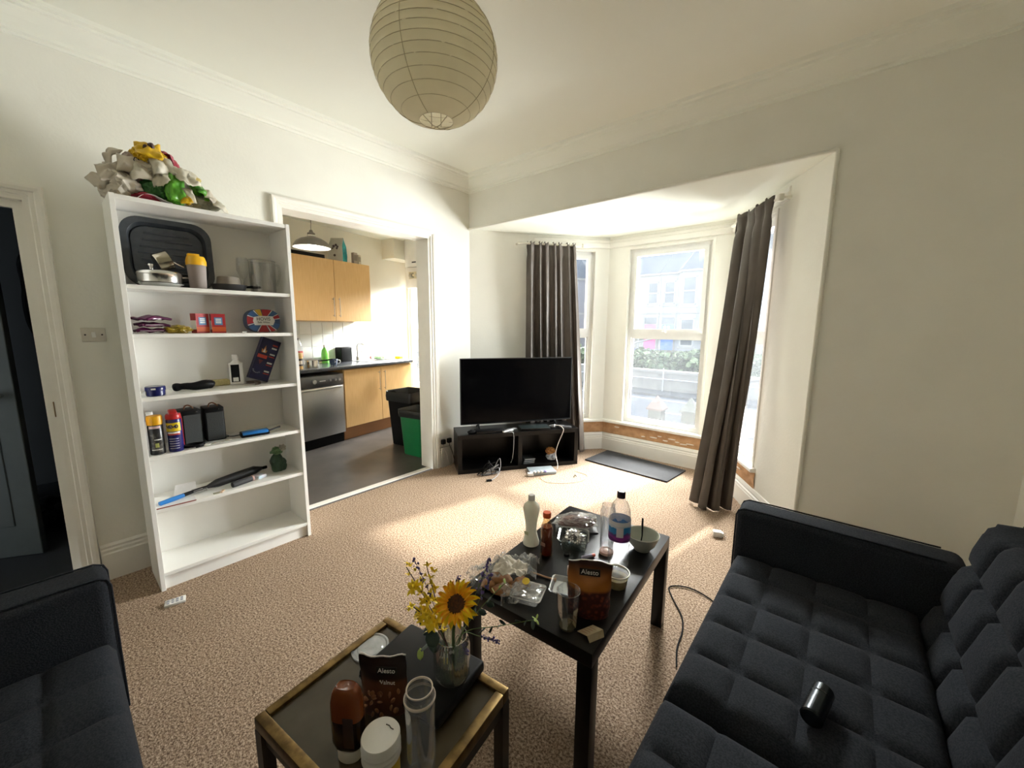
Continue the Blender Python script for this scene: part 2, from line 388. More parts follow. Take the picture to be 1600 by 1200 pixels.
# skirtings of the room
SKR = [(0,0),(.022,0),(.022,.150),(.017,.158),(.017,.172),(.010,.180),(.012,.192),(0,.205)]
def skirt(name, A, B):
    A_, rz, L = frame_of(A,B); m = MB(); sweep_z(m, SKR, 0, L); struct(m.build(name, GLOSS, loc=A_, rot=(0,0,rz), fix=True))
skirt('baseboard_left', (0,DR[1]+.062), (0,OP[0]-.052))
skirt('baseboard_corner', (0,OP[1]+.062), (0,0))
skirt('baseboard_back', P3, (XR,0))
skirt('baseboard_right', (XR,0), (XR,YF))
skirt('baseboard_reveal', P0, PA)

# architraves
AR = [(0,0),(.006,0),(.006,.008),(.014,.012),(.014,.026),(.022,.030),(.026,.044),(.026,.055),(0,.06)]    # (out, across)
def architrave(name, y0, y1, zt, m=GLOSS):
    b = MB(); n = len(AR)
    def run(a, c):
        fs = [(i,(i+1)%n,n+(i+1)%n,n+i) for i in range(n)]+[tuple(range(n)),tuple(range(2*n-1,n-1,-1))]; b.add(a+c, fs)
    run([(o,y1+w,0) for o,w in AR], [(o,y1+w,zt+w) for o,w in AR])
    run([(o,y0-w,0) for o,w in AR], [(o,y0-w,zt+w) for o,w in AR])
    run([(o,y0-w,zt+w) for o,w in AR], [(o,y1+w,zt+w) for o,w in AR])
    struct(b.build(name, m, fix=True))
architrave('trim_%d' % tn, *OP); tn += 1
architrave('trim_%d' % tn, *DR); tn += 1
def lining(name, y0, y1, zt):
    b = MB(); t = .012
    b.box(-TH-.002,.002,y1-t,y1,0,zt); b.box(-TH-.002,.002,y0,y0+t,0,zt); b.box(-TH-.002,.002,y0+t,y1-t,zt-t,zt)
    return struct(b.build(name, GLOSS))
lining('trim_%d' % tn, *OP); tn += 1
lining('trim_%d' % tn, *DR); tn += 1
b = MB(); b.box(-.075,-.045,DR[1]-.045,DR[1]-.012,0,DR[2]-.045); b.box(-.075,-.045,DR[0]+.012,DR[1]-.012,DR[2]-.045,DR[2]-.012)
struct(b.build('trim_%d' % tn, GLOSS)); tn += 1

# hall beyond the door
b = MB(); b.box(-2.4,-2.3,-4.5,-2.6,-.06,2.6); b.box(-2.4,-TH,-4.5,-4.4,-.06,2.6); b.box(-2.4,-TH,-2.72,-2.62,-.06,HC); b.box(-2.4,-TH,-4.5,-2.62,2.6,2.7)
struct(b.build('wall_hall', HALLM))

# kitchen shell
KW = mat('kitchen_paint',(.80,.77,.68),.7,scale=3,col2=(.77,.74,.65))
KB0, KB1 = KP(-1.25,.6), KP(2.2,.6)
facet('wall_kitchen_back', KB0[:2], KB1[:2], None, .15, h=2.68, m=KW)
KRW = (.035,.98,.42,2.08)
KC = (-.02,1.413)
o, A_, rz, L = facet('wall_kitchen_right', KB1[:2], KC, KRW, .15, h=2.68, m=KW)
b = MB(); u0,u1,z0,z1 = KRW
for q in ((u0,u0+.05,z0,z1),(u1-.05,u1,z0,z1),(u0+.05,u1-.05,z0,z0+.06),(u0+.05,u1-.05,z1-.05,z1),(u0+.05,u1-.05,1.29,1.36)): b.box(q[0],q[1],.03,.09,q[2],q[3])
k = struct(b.build('window_4', UPVC, loc=A_, rot=(0,0,rz)), 'tall bright kitchen window at the end of the worktop', 'window')
for c in ((.48,1.29),(1.36,2.03)):
    m = MB(); m.box(u0+.045,u1-.045,.058,.064,c[0]-.004,c[1]+.004); m.build('pane', PANE, k)
b = MB(); b.box(-.14,0,.12,1.50,0,HC); struct(b.build('wall_kitchen_side', KW))
b = MB(); b.box(-3.6,-TH,-2.72,-2.60,0,2.68); b.prism([(-2.05,-2.6),(KB0[0],KB0[1]),(KB0[0]-.2,KB0[1]),(-2.3,-2.7)],0,2.68); struct(b.build('wall_kitchen_left', KW))
b = MB(); b.box(-3.6,-TH,-2.72,1.7,2.66,2.76); b.box(-TH,-.0,.05,1.7,2.66,2.76); struct(b.build('ceiling_kitchen', CEILP))
b = MB(); b.box(1.72,2.2,.35,.6,2.385,2.66); struct(b.build('trim_%d' % tn, KW, loc=OK_, rot=(0,0,KR))); tn += 1

# ================================================================ LARGE FURNITURE
def tufted(L, D, H, rows, cols, r=.05, puff=.020, sub=9, tilt=None):
    """rounded upholstered slab, 0..L x 0..D, top at H, quilted on top into rows x cols"""
    b = MB(); nu, nv = rows*sub, cols*sub
    def prof(t, n):
        a = abs(sin(pi*t*n)); return a**.30
    def fn(u, v):
        x, y = L*u, D*v
        e = min(x, L-x, y, D-y); 
        z = H
        if e < r: z -= r-sqrt(max(r*r-(r-e)**2, 0))
        # seams fade at the outer rim
        k = min(1, e/.05)
        p = prof(u, rows)*.6+prof(v, cols)*.4
        p = min(prof(u, rows), prof(v, cols)*.85+.15)
        z += puff*(p-.6)*(.35+.65*k)
        return (x, y, z)
    b.grid(nu, nv, fn)
    # sides
    ring = [(i,0) for i in range(nu)]+[(nu,j) for j in range(nv)]+[(i,nv) for i in range(nu,0,-1)]+[(0,j) for j in range(nv,0,-1)]
    idx = [j*(nu+1)+i for i,j in ring]; base = len(b.v); n = len(ring)
    for k,(zf) in enumerate((.55,.12,0)):
        for q in idx:
            x,y,z = b.v[q]; t = r*.0
            if k == 2: x += (.02 if x < L/2 else -.02)*(x < .001 or x > L-.001); y += (.02 if y < D/2 else -.02)*(y < .001 or y > D-.001)
            b.v.append((x,y,(H-r)*zf))
    prev = idx
    for k in range(3):
        cur = [base+k*n+i for i in range(n)]
        for i in range(n): b.f.append((prev[i],cur[i],cur[(i+1)%n],prev[(i+1)%n])); b.m.append(0)
        prev = cur
    b.f.append(tuple(prev)); b.m.append(0)
    return b
SEATW, SEATG, ARMW = .895, .02, .155
FOOT = mat('sofa_foot_black',(.02,.018,.016),.5)
def sofa(label, loc, rotz, sgn, n=2):
    t = thing('sofa', label, 'sofa', loc, rotz)
    F = Matrix.Scale(sgn,4,(1,0,0))
    def put(b, name, parent=t, m=FABRIC, sm=50, M=None):
        b.v = [tuple(F @ (M @ Vector(p) if M else Vector(p))) for p in b.v]
        return b.build(name, m, parent, smooth=sm, fix=True)
    b = MB(); b.rbox(0,ARMW,-.01,.70,.10,.615,.035,5); a = put(b,'armrest')
    for x in (.018, ARMW-.018):                                    # piping down the front of the arm
        b = MB(); b.tube([(x,-.011,.13),(x,-.011,.58),(x,-.003,.602),(x,.018,.6135),(x,.1,.6155),(x,.64,.6155)],.0035,6); put(b,'piping',a)
    x = ARMW+.012
    for k in range(n):
        s = put(tufted(SEATW,.60,.30,5,4,.055,.015), 'seat', M=TR(x,0,.125))
        M = TR(x,.575,.30) @ Matrix.Rotation(radians(74),4,'X')
        put(tufted(SEATW,.52,.16,5,3,.06,.034), 'backrest', M=TR(x,.735,.285) @ Matrix.Rotation(radians(75),4,'X') @ TR(0,0,0))
        x += SEATW+SEATG
    b = MB(); b.box(.01,x-SEATG,.02,.62,.085,.13); put(b,'base_frame', m=BLACK, sm=None)
    for fx in (.07, (x)/2, x-.1):
        for fy in (.07,.55):
            b = MB(); b.lathe([(.016,0),(.024,.09)],14,M=TR(fx,fy,0)); put(b,'leg', m=FOOT)
    return t
sofa('charcoal blue quilted sofa with a black cylinder lying on its seat', (2.735,-.80,0), -pi/2, 1)
sofa('charcoal blue sofa cut off by the picture edge, in front of the dark hall door', (1.15,-2.855,0), pi, -1)

# coffee table
t = thing('coffee_table','black rectangular coffee table crowded with bottles and food packets','table',(2.252,-1.534,0),radians(4))
b = MB(); b.rbox(-.265,.265,-.4225,.4225,.40,.45,.0025,2); b.build('tabletop', BLACKWOOD, t, smooth=40)
for sx in (-1,1):
    for sy in (-1,1):
        b = MB(); b.rbox(min(sx*.265,sx*.215),max(sx*.265,sx*.215),min(sy*.4225,sy*.3725),max(sy*.4225,sy*.3725),0,.40,.002,2); b.build('leg', BLACKWOOD, t, smooth=40)

# brass-framed side table
BRASS = mat('aged_brass',(.25,.165,.065),.42,1.,scale=35,col2=(.12,.078,.032),detail=5)
SMOKED = mat('bronze_smoked_glass',(.042,.031,.017),.12,scale=12,col2=(.055,.042,.024),spec=.3)
DKMETAL = mat('dark_bronze_metal',(.022,.018,.014),.4,scale=30)
STX, STY = .49, .42
t = thing('side_table','low side table with brass rim and smoked glass top holding the flower vase','table',(1.942,-2.245,0),radians(7.5))
# local: x 0..STX to the window side, y 0..-STY toward the sofa
def rim(name, q):
    b = MB(); b.rbox(q[0],q[1],q[2],q[3],.415,.45,.004,2); b.build(name, BRASS, t, smooth=40)
rim('rim_bar',(0,STX,-.026,0)); rim('rim_bar',(0,STX,-STY,-STY+.026)); rim('rim_bar',(0,.026,-STY+.026,-.026)); rim('rim_bar',(STX-.026,STX,-STY+.026,-.026))
b = MB(); b.box(.024,STX-.024,-STY+.024,-.024,.432,.440); b.build('glass_top', SMOKED, t)
for x in (.0,STX-.03):
    for y in (-.03,-STY):
        b = MB(); b.box(x,x+.03,y,y+.03,0,.415); b.build('leg', DKMETAL, t)
b = MB(); b.box(.03,STX-.03,-.022,-.010,.375,.415); b.box(.03,STX-.03,-STY+.010,-STY+.022,.375,.415); b.box(.008,.02,-STY+.03,-.03,.375,.415); b.box(STX-.02,STX-.008,-STY+.03,-.03,.375,.415); b.build('apron', DKMETAL, t)

# bookcase
BX, BY0, BY1, BD, BH = .092, -2.636, -1.86, .28, 2.02
t = thing('bookcase','tall white open bookcase with six shelves holding kitchen clutter','bookcase',(BX,BY0,0))
BWd = BY1-BY0; pt = .02
for y in (0, BWd-pt):
    b = MB(); b.rbox(0,BD,y,y+pt,0,BH,.001,1); b.build('side_panel', LAMWHITE, t)
b = MB(); b.box(.004,.010,pt,BWd-pt,.08,BH-.01); b.build('back_panel', LAMWHITE, t)
b = MB(); b.rbox(.006,BD-.002,pt,BWd-pt,BH-.024,BH-.002,.001,1); b.build('top_panel', LAMWHITE, t)
SHZ = [.098,.454,.742,1.050,1.369,1.608]
for z in SHZ:
    b = MB(); b.rbox(.010,BD-(.002 if z < .1 else .006),pt,BWd-pt,z-.020,z,.0012,1); b.build('shelf', LAMWHITE, t)
b = MB(); b.box(BD-.035,BD-.02,pt,BWd-pt,0,SHZ[0]-.02); b.build('plinth', LAMWHITE, t)

# tv bench and television
TVL, TVR = (.301,-.46,0), radians(55.5)
t = thing('tv_bench','low black open-fronted media bench under the television','tv bench',TVL,TVR)
LW, LD, LH = 1.24, .335, .385
b = MB(); b.rbox(0,LW,0,LD,LH-.04,LH,.002,2); b.build('top_panel', BLACKWOOD, t)
b = MB(); b.rbox(0,LW,.0,LD,0,.04,.002,2); b.build('bottom_panel', BLACKWOOD, t)
for x in (0,LW-.04): b = MB(); b.rbox(x,x+.04,0,LD,.04,LH-.04,.002,2); b.build('side_panel', BLACKWOOD, t)
b = MB(); b.box(LW/2-.02,LW/2+.02,.003,LD-.01,.04,LH-.04); b.build('divider', BLACKWOOD, t)
b = MB(); b.box(.04,LW-.04,LD-.012,LD-.004,.04,LH-.04); b.build('back_panel', BLACKWOOD, t)

SCREEN = mat('black_glass_screen',(.002,.002,.0025),.12,scale=10,spec=.12)
d = Vector((cos(TVR),sin(TVR),0)); nb = Vector((-sin(TVR),cos(TVR),0))
tp = Vector(TVL)+d*.055+nb*.20
t = thing('television','large black flat-screen television on the media bench','television',(tp.x,tp.y,LH),TVR)
TW, TZ0, TZ1 = 1.175, .055, .715
b = MB(); b.rbox(0,TW,-.012,.022,TZ0,TZ1,.004,2); b.rbox(.15,TW-.15,.018,.06,TZ0+.06,TZ1-.16,.012,2); b.build('housing', BLACK, t, smooth=40)
b = MB(); b.box(.009,TW-.009,-.0145,-.0115,TZ0+.016,TZ1-.009); b.build('screen', SCREEN, t)
b = MB()
for q in ((0,TW,TZ1-.004,TZ1+.001),(0,TW,TZ0-.001,TZ0+.004)): b.box(q[0],q[1],-.014,.010,q[2],q[3])
for q in ((-.001,.004,TZ0,TZ1),(TW-.004,TW+.001,TZ0,TZ1)): b.box(q[0],q[1],-.014,.010,q[2],q[3])
b.build('bezel', mat('grey_bezel_edge',(.05,.05,.05),.4,.2), t)
for x in (.18,TW-.18):
    b = MB(); b.tube([(x,.005,.06),(x,-.02,.034),(x,-.085,.0095)],.009,8); b.tube([(x,.005,.06),(x,.03,.034),(x,.10,.0095)],.009,8); b.build('stand_foot', BLACK, t, smooth=50)

# paper lantern
PAPER = papery('cream_rice_paper',(.97,.93,.77),.45,scale=14)
WIRE = mat('lantern_wire',(.58,.52,.38),.6,scale=20)
CX, CY, CZ, RX, RZ = 1.905,-1.965,2.285,.203,.190
t = thing('paper_lantern','round cream paper lantern hanging from the ceiling','lamp',(CX,CY,CZ))
nr = 15; rings = [-1+2*(k+.45)/nr*.985 for k in range(nr)]
zs = [max(-.962,min(.962,-.962+1.924*k/nr)) for k in range(nr+1)]
prof = []
for k in range(nr):
    for j in range(5):
        z = zs[k]+(zs[k+1]-zs[k])*j/5; s_ = sin(pi*j/5)
        prof.append((RX*sqrt(1-z*z)*(1+.006) - .0035*s_ + .0, RZ*z))
prof.append((RX*sqrt(1-zs[-1]**2),RZ*zs[-1]))
rl = random.Random(3)
b = MB(); b.shell(prof,56,); 
b.v = [(x*(1+.007*sin(9*atan2(y,x)+z*90)+.004*sin(23*atan2(y,x)-z*140)),y*(1+.007*sin(9*atan2(y,x)+z*90)+.004*sin(23*atan2(y,x)-z*140)),z) for x,y,z in b.v]
b.build('paper_shade', PAPER, t, smooth=35)
unit = MB(); unit.tube([(cos(2*pi*i/48),sin(2*pi*i/48),0) for i in range(49)],.0010/.2,5,cap=False); um = unit.mesh('hoop', WIRE, 60)
for z in zs:
    o = link('hoop', um, t, (0,0,RZ*z)); r_ = RX*sqrt(1-z*z)*1.010; o.scale = (r_,r_,.2)
b = MB()
for a in (.4,2.0,3.5,5.1):
    b.tube([(RX*sqrt(1-z*z)*1.012*cos(a),RX*sqrt(1-z*z)*1.012*sin(a),RZ*z) for z in [-.96+1.92*i/40 for i in range(41)]],.0010,4)
b.build('seam', mat('glued_paper_seam',(.50,.44,.28),.8), t)
b = MB(); r0 = RX*sqrt(1-.962**2)
for a in (0,pi/2): b.tube([(r0*cos(a),r0*sin(a),-RZ*.962),(r0*.3*cos(a),r0*.3*sin(a),-RZ*.962-.018),(-r0*.3*cos(a),-r0*.3*sin(a),-RZ*.962-.018),(-r0*cos(a),-r0*sin(a),-RZ*.962)],.0014,5)
b.tube([(.012,.01,-RZ*.962-.018),(.015,.01,0),(.012,.01,RZ*.962)],.0014,5); b.tube([(-.012,-.01,-RZ*.962-.018),(-.015,-.01,0),(-.012,-.01,RZ*.962)],.0014,5)
b.build('wire_spreader', WIRE, t)
b = MB(); b.tube([(0,0,.10),(0,0,HC-CZ-.012)],.003,6); b.build('cord', WHITEP, t)
b = MB(); b.lathe([(.02,-.03),(.024,-.01),(.05,0)],20,M=TR(0,0,HC-CZ)); b.build('ceiling_rose', WHITEP, t, smooth=40)
b = MB(); b.lathe([(.012,.10),(.016,.07),(.016,.04),(.004,.035)],16); b.lathe([(.004,.035),(.012,.028),(.028,0),(.030,-.018),(.022,-.036),(.001,-.043)],18); b.build('bulb_holder', WHITEP, t, smooth=50)

# curtains
def curtain(name, label, top, bot, H0, H1, folds, amp0, amp1, seed, m, sag=0., hem_rise=None, curve=0.):
    """top, bot: polylines (plan) the cloth follows at H1 and H0; pleats deepen downward"""
    rnd = random.Random(seed)
    def along(poly, s):
        L = [0]; 
        for a,c in zip(poly,poly[1:]): L.append(L[-1]+sqrt((a[0]-c[0])**2+(a[1]-c[1])**2))
        x = s*L[-1]
        for i in range(len(poly)-1):
            if x <= L[i+1]+1e-9:
                k = (x-L[i])/(L[i+1]-L[i]); a,c = poly[i],poly[i+1]
                tx,ty = (c[0]-a[0])/(L[i+1]-L[i]),(c[1]-a[1])/(L[i+1]-L[i])
                return a[0]+(c[0]-a[0])*k, a[1]+(c[1]-a[1])*k, tx, ty
    ph = [rnd.uniform(-.5,.5) for _ in range(folds*2+2)]; am = [rnd.uniform(.55,1.3) for _ in range(folds*2+2)]
    def fn(u, v):
        w = v**1.0
        k = u*folds; i = int(k)
        warp = u+.018*sin(2*pi*(u*3.3+seed))+.010*v*sin(9*u+3*v)
        kk = warp*folds
        a = (amp0*(1-w)+amp1*w)*am[int(kk) % len(am)]
        s = sin(2*pi*kk+.6*sin(3*v+ph[int(kk) % len(ph)]))
        s = math.copysign(abs(s)**.75, s)
        head = max(0, 1-v/.035)
        a *= 1-.55*max(0,1-abs(v-.045)/.03)
        xt,yt,tx,ty = along(top,u); xb,yb,bx,by = along(bot,u)
        q = w**.9; q = q+curve*sin(pi*q)
        x = xt*(1-q)+xb*q; y = yt*(1-q)+yb*q
        nx,ny = -(ty*(1-w)+by*w), (tx*(1-w)+bx*w)
        z = H1+(H0-H1)*v + (.012*sin(2*pi*kk*2+1)*head) + (hem_rise(u)*v**6 if hem_rise else 0)
        return (x+nx*a*s+.35*a*cos(4*pi*kk)*tx, y+ny*a*s+.35*a*cos(4*pi*kk)*ty, z)
    b = MB(); b.grid(folds*14, 60, fn); t = thing(name, label, 'curtain', (0,0,0))
    o = b.build('cloth', m, t, smooth=80)
    md = o.modifiers.new('thickness','SOLIDIFY'); md.thickness = .0025; md.offset = 0
    return t, fn
CURT = mat('taupe_satin_cloth',(.115,.096,.082),.42,scale=6,col2=(.095,.079,.067),spec=.35,bump=.1,bscale=300)
lrod = [(.385,.405),(.81,.925)]
ct, fn = curtain('curtain','taupe brown curtain gathered beside the television',[(.405,.43),(.52,.565),(.735,.84)],[(.36,.52),(.58,.74),(.88,.90)],.03,2.275,7,.026,.050,2,CURT)
rr = [(2.20,.93),(2.60,.32)]
ct2, fn2 = curtain('curtain','taupe brown curtain sweeping to the floor in front of the sofa arm',[(2.245,.79),(2.40,.60),(2.545,.36)],[(2.17,.47),(2.30,.31),(2.45,.47)],.004,2.285,4,.028,.050,5,CURT, hem_rise=lambda u:.03*(1-u)**2, curve=-.16)
POLE = mat('cream_painted_pole',(.74,.71,.62),.45)
for nm,A,B,z,lab in (('curtain_pole',(.34,.36),(.80,.92),2.262,'cream curtain pole behind the head of the gathered curtain'),('curtain_pole',(2.19,.96),(2.605,.31),2.262,'cream curtain pole with its end showing by the bay reveal')):
    t = thing(nm, lab, 'curtain pole', (0,0,0))
    b = MB(); b.tube([(*A,z),(*B,z)],.012,12); b.build('rod', POLE, t, smooth=60)
    dv = (Vector((*B,0))-Vector((*A,0))).normalized(); out = Vector((-dv.y,dv.x,0))
    for P in (Vector((*A,z)),Vector((*B,z))):
        b = MB(); b.tube([P-dv*.0, P+out*.03, P+out*.06],[.010,.008,.012],8); b.build('bracket', POLE, t, smooth=50)
    b = MB(); b.rbox(-.03,.01,-.016,.016,-.022,.022,.006,3,M=TR(B[0],B[1],z,rz=atan2(dv.y,dv.x))); b.build('end_cap', POLE, t, smooth=40)

# ================================================================ KITCHEN UNITS
def kthing(name, label, cat, a, d, z=0, group=None): return thing(name, label, cat, KP(a,d,z), KR, group)
BAR = mat('satin_bar_handle',(.62,.52,.42),.3,1.)
def bar_handle(parent, x, z0, z1):
    b = MB(); b.tube([(x,-.03,z0-.02),(x,-.03,z1+.02)],.0055,10)
    for z in (z0,z1): b.tube([(x,-.03,z),(x,.001,z)],.004,8)
    return b.build('handle', BAR, parent, smooth=60)
# base unit
t = kthing('base_cabinet','beech base cabinet with two doors under the kitchen worktop','cabinet',.505,0)
b = MB(); b.box(.004,1.131,.022,.58,.15,.875); b.build('body', BEECH, t)
for x0,x1,hx in ((.006,.572,.53),(.578,1.129,.62)):
    m = MB(); m.rbox(x0,x1,0,.019,.155,.868,.0015,1); dr = m.build('door', BEECH, t); bar_handle(dr, hx, .58, .80)
b = MB(); b.box(.0,1.131,.05,.066,-.004,.15); b.build('plinth', mat('brown_plinth',(.36,.17,.07),.5,scale=8,stretch=(.6,8,8)), t)
# dishwasher
t = kthing('dishwasher','stainless steel dishwasher beside the beech base cabinet','dishwasher',-.09,.01)
b = MB(); b.box(0,.585,.03,.56,.10,.84); b.build('body', mat('grey_metal_case',(.30,.30,.30),.45,.6), t)
b = MB(); b.rbox(.002,.583,-.012,.03,.115,.705,.006,2); dr = b.build('door', STEEL, t, smooth=40)
b = MB(); b.rbox(.03,.555,-.030,-.010,.672,.700,.008,3); b.build('handle', mat('pale_steel_handle',(.72,.71,.68),.3,1.), dr, smooth=40)
b = MB(); b.rbox(.002,.583,-.016,.03,.710,.838,.006,2); cp = b.build('control_panel', mat('dark_steel_fascia',(.13,.13,.135),.35,.8), t, smooth=40)
for x,r in ((.20,.026),(.40,.014),(.47,.014),(.52,.018)):
    m = MB(); m.lathe([(r,0),(r,.014),(r*.85,.020)],20,M=TR(x,-.016,.775,rx=pi/2)); m.build('knob', STEEL, cp, smooth=40)
b = MB(); b.box(.27,.345,-.0175,-.016,.770,.780); b.build('badge', mat('pale_print',(.7,.7,.7),.5), cp)
b = MB(); b.box(.01,.575,.02,.05,-.004,.11); b.build('plinth', BLACK, t)
# worktop
WORK = mat('dark_speckled_worktop',(.075,.08,.09),.25,scale=160,col2=(.025,.027,.032),detail=2)
b = MB(); b.rbox(-1.0,1.655,-.025,.595,.884,.922,.008,3)
tag(b.build('worktop', WORK, loc=KP(0,0), rot=(0,0,KR), smooth=40),'dark speckled worktop running along the kitchen wall','worktop')
t = kthing('kitchen_sink','stainless steel sink and drainer set into the worktop','sink',1.03,.10,.922)
b = MB(); b.rbox(0,.60,0,.42,0,.006,.002,1)
b.build('drainer', STEEL, t)
b = MB(); b.rbox(.06,.30,.05,.37,.0062,.0075,.0005,1); b.build('bowl', mat('sink_shadow_steel',(.22,.22,.22),.4,1.), t)
for k in range(6):
    m = MB(); m.box(.34+.04*k,.350+.04*k,.05,.37,.006,.009); m.build('drain_rib', STEEL, t)
b = MB(); b.lathe([(.024,0),(.024,.05),(.016,.06)],16,M=TR(.08,.39,.006)); b.tube(smoothcurve([(.08,.39,.05),(.08,.39,.20),(.085,.36,.235),(.10,.29,.225),(.105,.27,.19)],6),.010,10); b.tube([(.08,.39,.10),(.14,.36,.13)],.006,8); b.build('tap', CHROME, t, smooth=60)
# wall cupboard
t = kthing('wall_cabinet','beech wall cupboard with two doors above the kitchen tiles','cabinet',.06,.27)
b = MB(); b.box(0,1.135,.020,.33,1.46,2.205); b.build('body', BEECH, t)
for x0,x1,hx in ((.002,.586,.548),(.592,1.133,.63)):
    m = MB(); m.rbox(x0,x1,0,.019,1.462,2.203,.0015,1); dr = m.build('door', BEECH, t); bar_handle(dr, hx, 1.53, 1.73)
# tiles on the back wall, each its own piece
TILE = mat('white_glazed_tile',(.78,.80,.78),.12,scale=6,col2=(.74,.77,.76))
g = MB(); g.box(.02,1.745,.592,.599,.922,1.452); wt = thing('tile_splashback','white square-tiled splashback above the worktop','splashback',KP(0,0),KR)
g.build('grout', mat('pale_grout',(.84,.83,.80),.8), wt)
tm = MB(); tm.rbox(0,.150,-.006,.0,0,.150,.002,1); tme = tm.mesh('tile', TILE)
for i in range(11):
    for j in range(4):
        z = 1.448-.1535*(j+1)
        if z < .92: continue
        link('tile', tme, wt, (1.742-.1545*(i+1), .592, z))
# pendant
px, py = KP(.03,-.48)[:2]
t = thing('pendant_lamp','grey metal pendant lamp glowing in front of the beech wall cupboard','lamp',(-1.0,-1.13,2.15))
GM = mat('grey_enamel_shade',(.22,.20,.18),.35,.3); WI = mat('white_enamel_inside',(.85,.84,.8),.5)
b = MB(); pr_ = [(.165,0),(.160,.022),(.138,.055),(.095,.082),(.045,.098),(.036,.104),(.034,.135)]; b.shell(pr_,40); b.lathe([(.034,.135),(.020,.142),(.014,.16),(.008,.165)],20); b.build('shade', GM, t, smooth=50)
b = MB(); b.shell([(r-.003,z) for r,z in pr_[:5]],40); b.build('inner_shade', WI, t, smooth=50)
b = MB(); b.lathe([(.0365,.104),(.0375,.110),(.0365,.116)],24); b.build('collar_ring', CHROME, t, smooth=40)
b = MB(); b.lathe([(.001,-.012),(.03,0),(.038,.025),(.030,.05),(.014,.075)],20); b.build('bulb', glow('lit_bulb',(1,.93,.82),14), t, smooth=60)
b = MB(); b.tube(smoothcurve([(0,0,.165),(.004,.002,.28),(-.003,0,.40),(0,0,2.66-2.15)],5),.003,6); b.build('cord', mat('grey_cord',(.25,.23,.21),.6), t)
pl = bpy.data.lights.new('pendant_bulb','POINT'); pl.energy = 22; pl.color = (1,.90,.74); pl.shadow_soft_size = .04
po = bpy.data.objects.new('pendant_bulb', pl); COL.objects.link(po); po.location = (-1.0,-1.13,2.185)
# boiler
t = kthing('boiler','white wall boiler with dial panel half hidden by the opening jamb','boiler',1.85,-.15)
b = MB(); b.rbox(0,.335,0,.42,2.262,2.655,.006,2); b.build('casing', WHITEP, t, smooth=40)
b = MB(); b.rbox(.003,.330,.002,.418,1.962,2.252,.006,2); p = b.build('control_flap', WHITEP, t, smooth=40)
m = MB(); m.box(-.001,.003,.08,.345,2.09,2.19); m.build('dial_plate', mat('cream_panel',(.62,.57,.42),.5), p)
for y,z,r in ((.31,2.14,.032),(.26,2.165,.010),(.26,2.115,.010),(.20,2.14,.02)):
    m = MB(); m.lathe([(r,0),(r,.010),(r*.8,.012)],18,M=TR(-.001,y,z,ry=-pi/2)); m.build('dial', mat('grey_dial',(.45,.43,.36),.5), p, smooth=40)
b = MB(); b.box(-.002,.0,.20,.28,2.315,2.335); b.build('badge', mat('dark_badge',(.05,.05,.05),.5), t)
for y,dz,c in ((.33,.50,'copper_pipe'),(.22,.55,'white_pipe'),(.26,.60,'white_pipe')):
    b = MB(); b.tube([(.16,y,1.965),(.16,y,1.965-dz)],.009,10); b.build('pipe', mat(c,(.55,.30,.18) if c[0]=='c' else (.8,.8,.78),.35), t, smooth=60)

# ================================================================ OUTSIDE: street seen through the windows, colours darkened so it does not burn out
GZ = -.9
ASPH = mat('grey_asphalt',(.075,.08,.092),.95,scale=30,bump=.2,spec=.05); PAVE = mat('pale_paving',(.085,.085,.088),.95,scale=8,spec=.05)
b = MB(); b.box(-60,40,5.6,10.2,GZ-.1,GZ); struct(b.build('road', ASPH),'grey street running past the bay window','road')
b = MB(); b.box(-60,40,10.2,11.1,GZ-.1,GZ+.08); b.box(-60,40,4.7,5.6,GZ-.1,GZ+.08); struct(b.build('pavement', PAVE),'pale pavements on both sides of the street','pavement')
b = MB(); b.box(-60,40,1.5,4.7,GZ-.1,GZ+.02); struct(b.build('front_yard_ground', mat('yard_concrete',(.045,.045,.046),.95,scale=6,spec=.05)),'concrete front yard below the bay window','ground')
RM = mat('white_road_paint',(.30,.30,.30),.7)
for k in range(10):
    m = MB(); m.box(-14+2.6*k,-12.4+2.6*k,7.8,7.9,GZ,GZ+.004); tag(m.build('road_marking', RM),'white dash painted along the middle of the street','road marking','centre line dashes')
m = MB(); m.box(-40,20,9.58,9.68,GZ,GZ+.004); tag(m.build('road_marking', RM),'long white line painted along the far kerb','road marking')
RENDER = mat('pale_painted_render',(.26,.255,.245),.85,scale=3,col2=(.24,.235,.225)); STONE = mat('retaining_stone',(.18,.175,.165),.9,scale=6,col2=(.15,.145,.14),detail=5)
b = MB(); b.box(-60,40,11.1,11.4,GZ,-.2); b.box(-60,40,11.05,11.45,-.2,-.12); tag(b.build('retaining_wall', STONE),'long pale retaining wall across the street','wall')
b = MB(); b.box(-60,40,11.4,26,GZ,-.25); struct(b.build('garden_bank', mat('garden_earth',(.08,.085,.05),.95,scale=5,col2=(.05,.06,.03))),'raised front gardens across the street','garden')
# railing
t = thing('street_railing','thin grey pedestrian railing at the far kerb','railing',(0,10.95,GZ+.08)); RLM = mat('galvanised_rail',(.35,.36,.38),.5,.6)
for z in (.42,): b = MB(); b.tube([(-16,0,z),(4,0,z)],.02,6); b.build('rail', RLM, t)
for k in range(9): m = MB(); m.tube([(-15+2.2*k,0,0),(-15+2.2*k,0,.8 if k == 6 else .46)],.025,6); m.build('post', RLM, t)
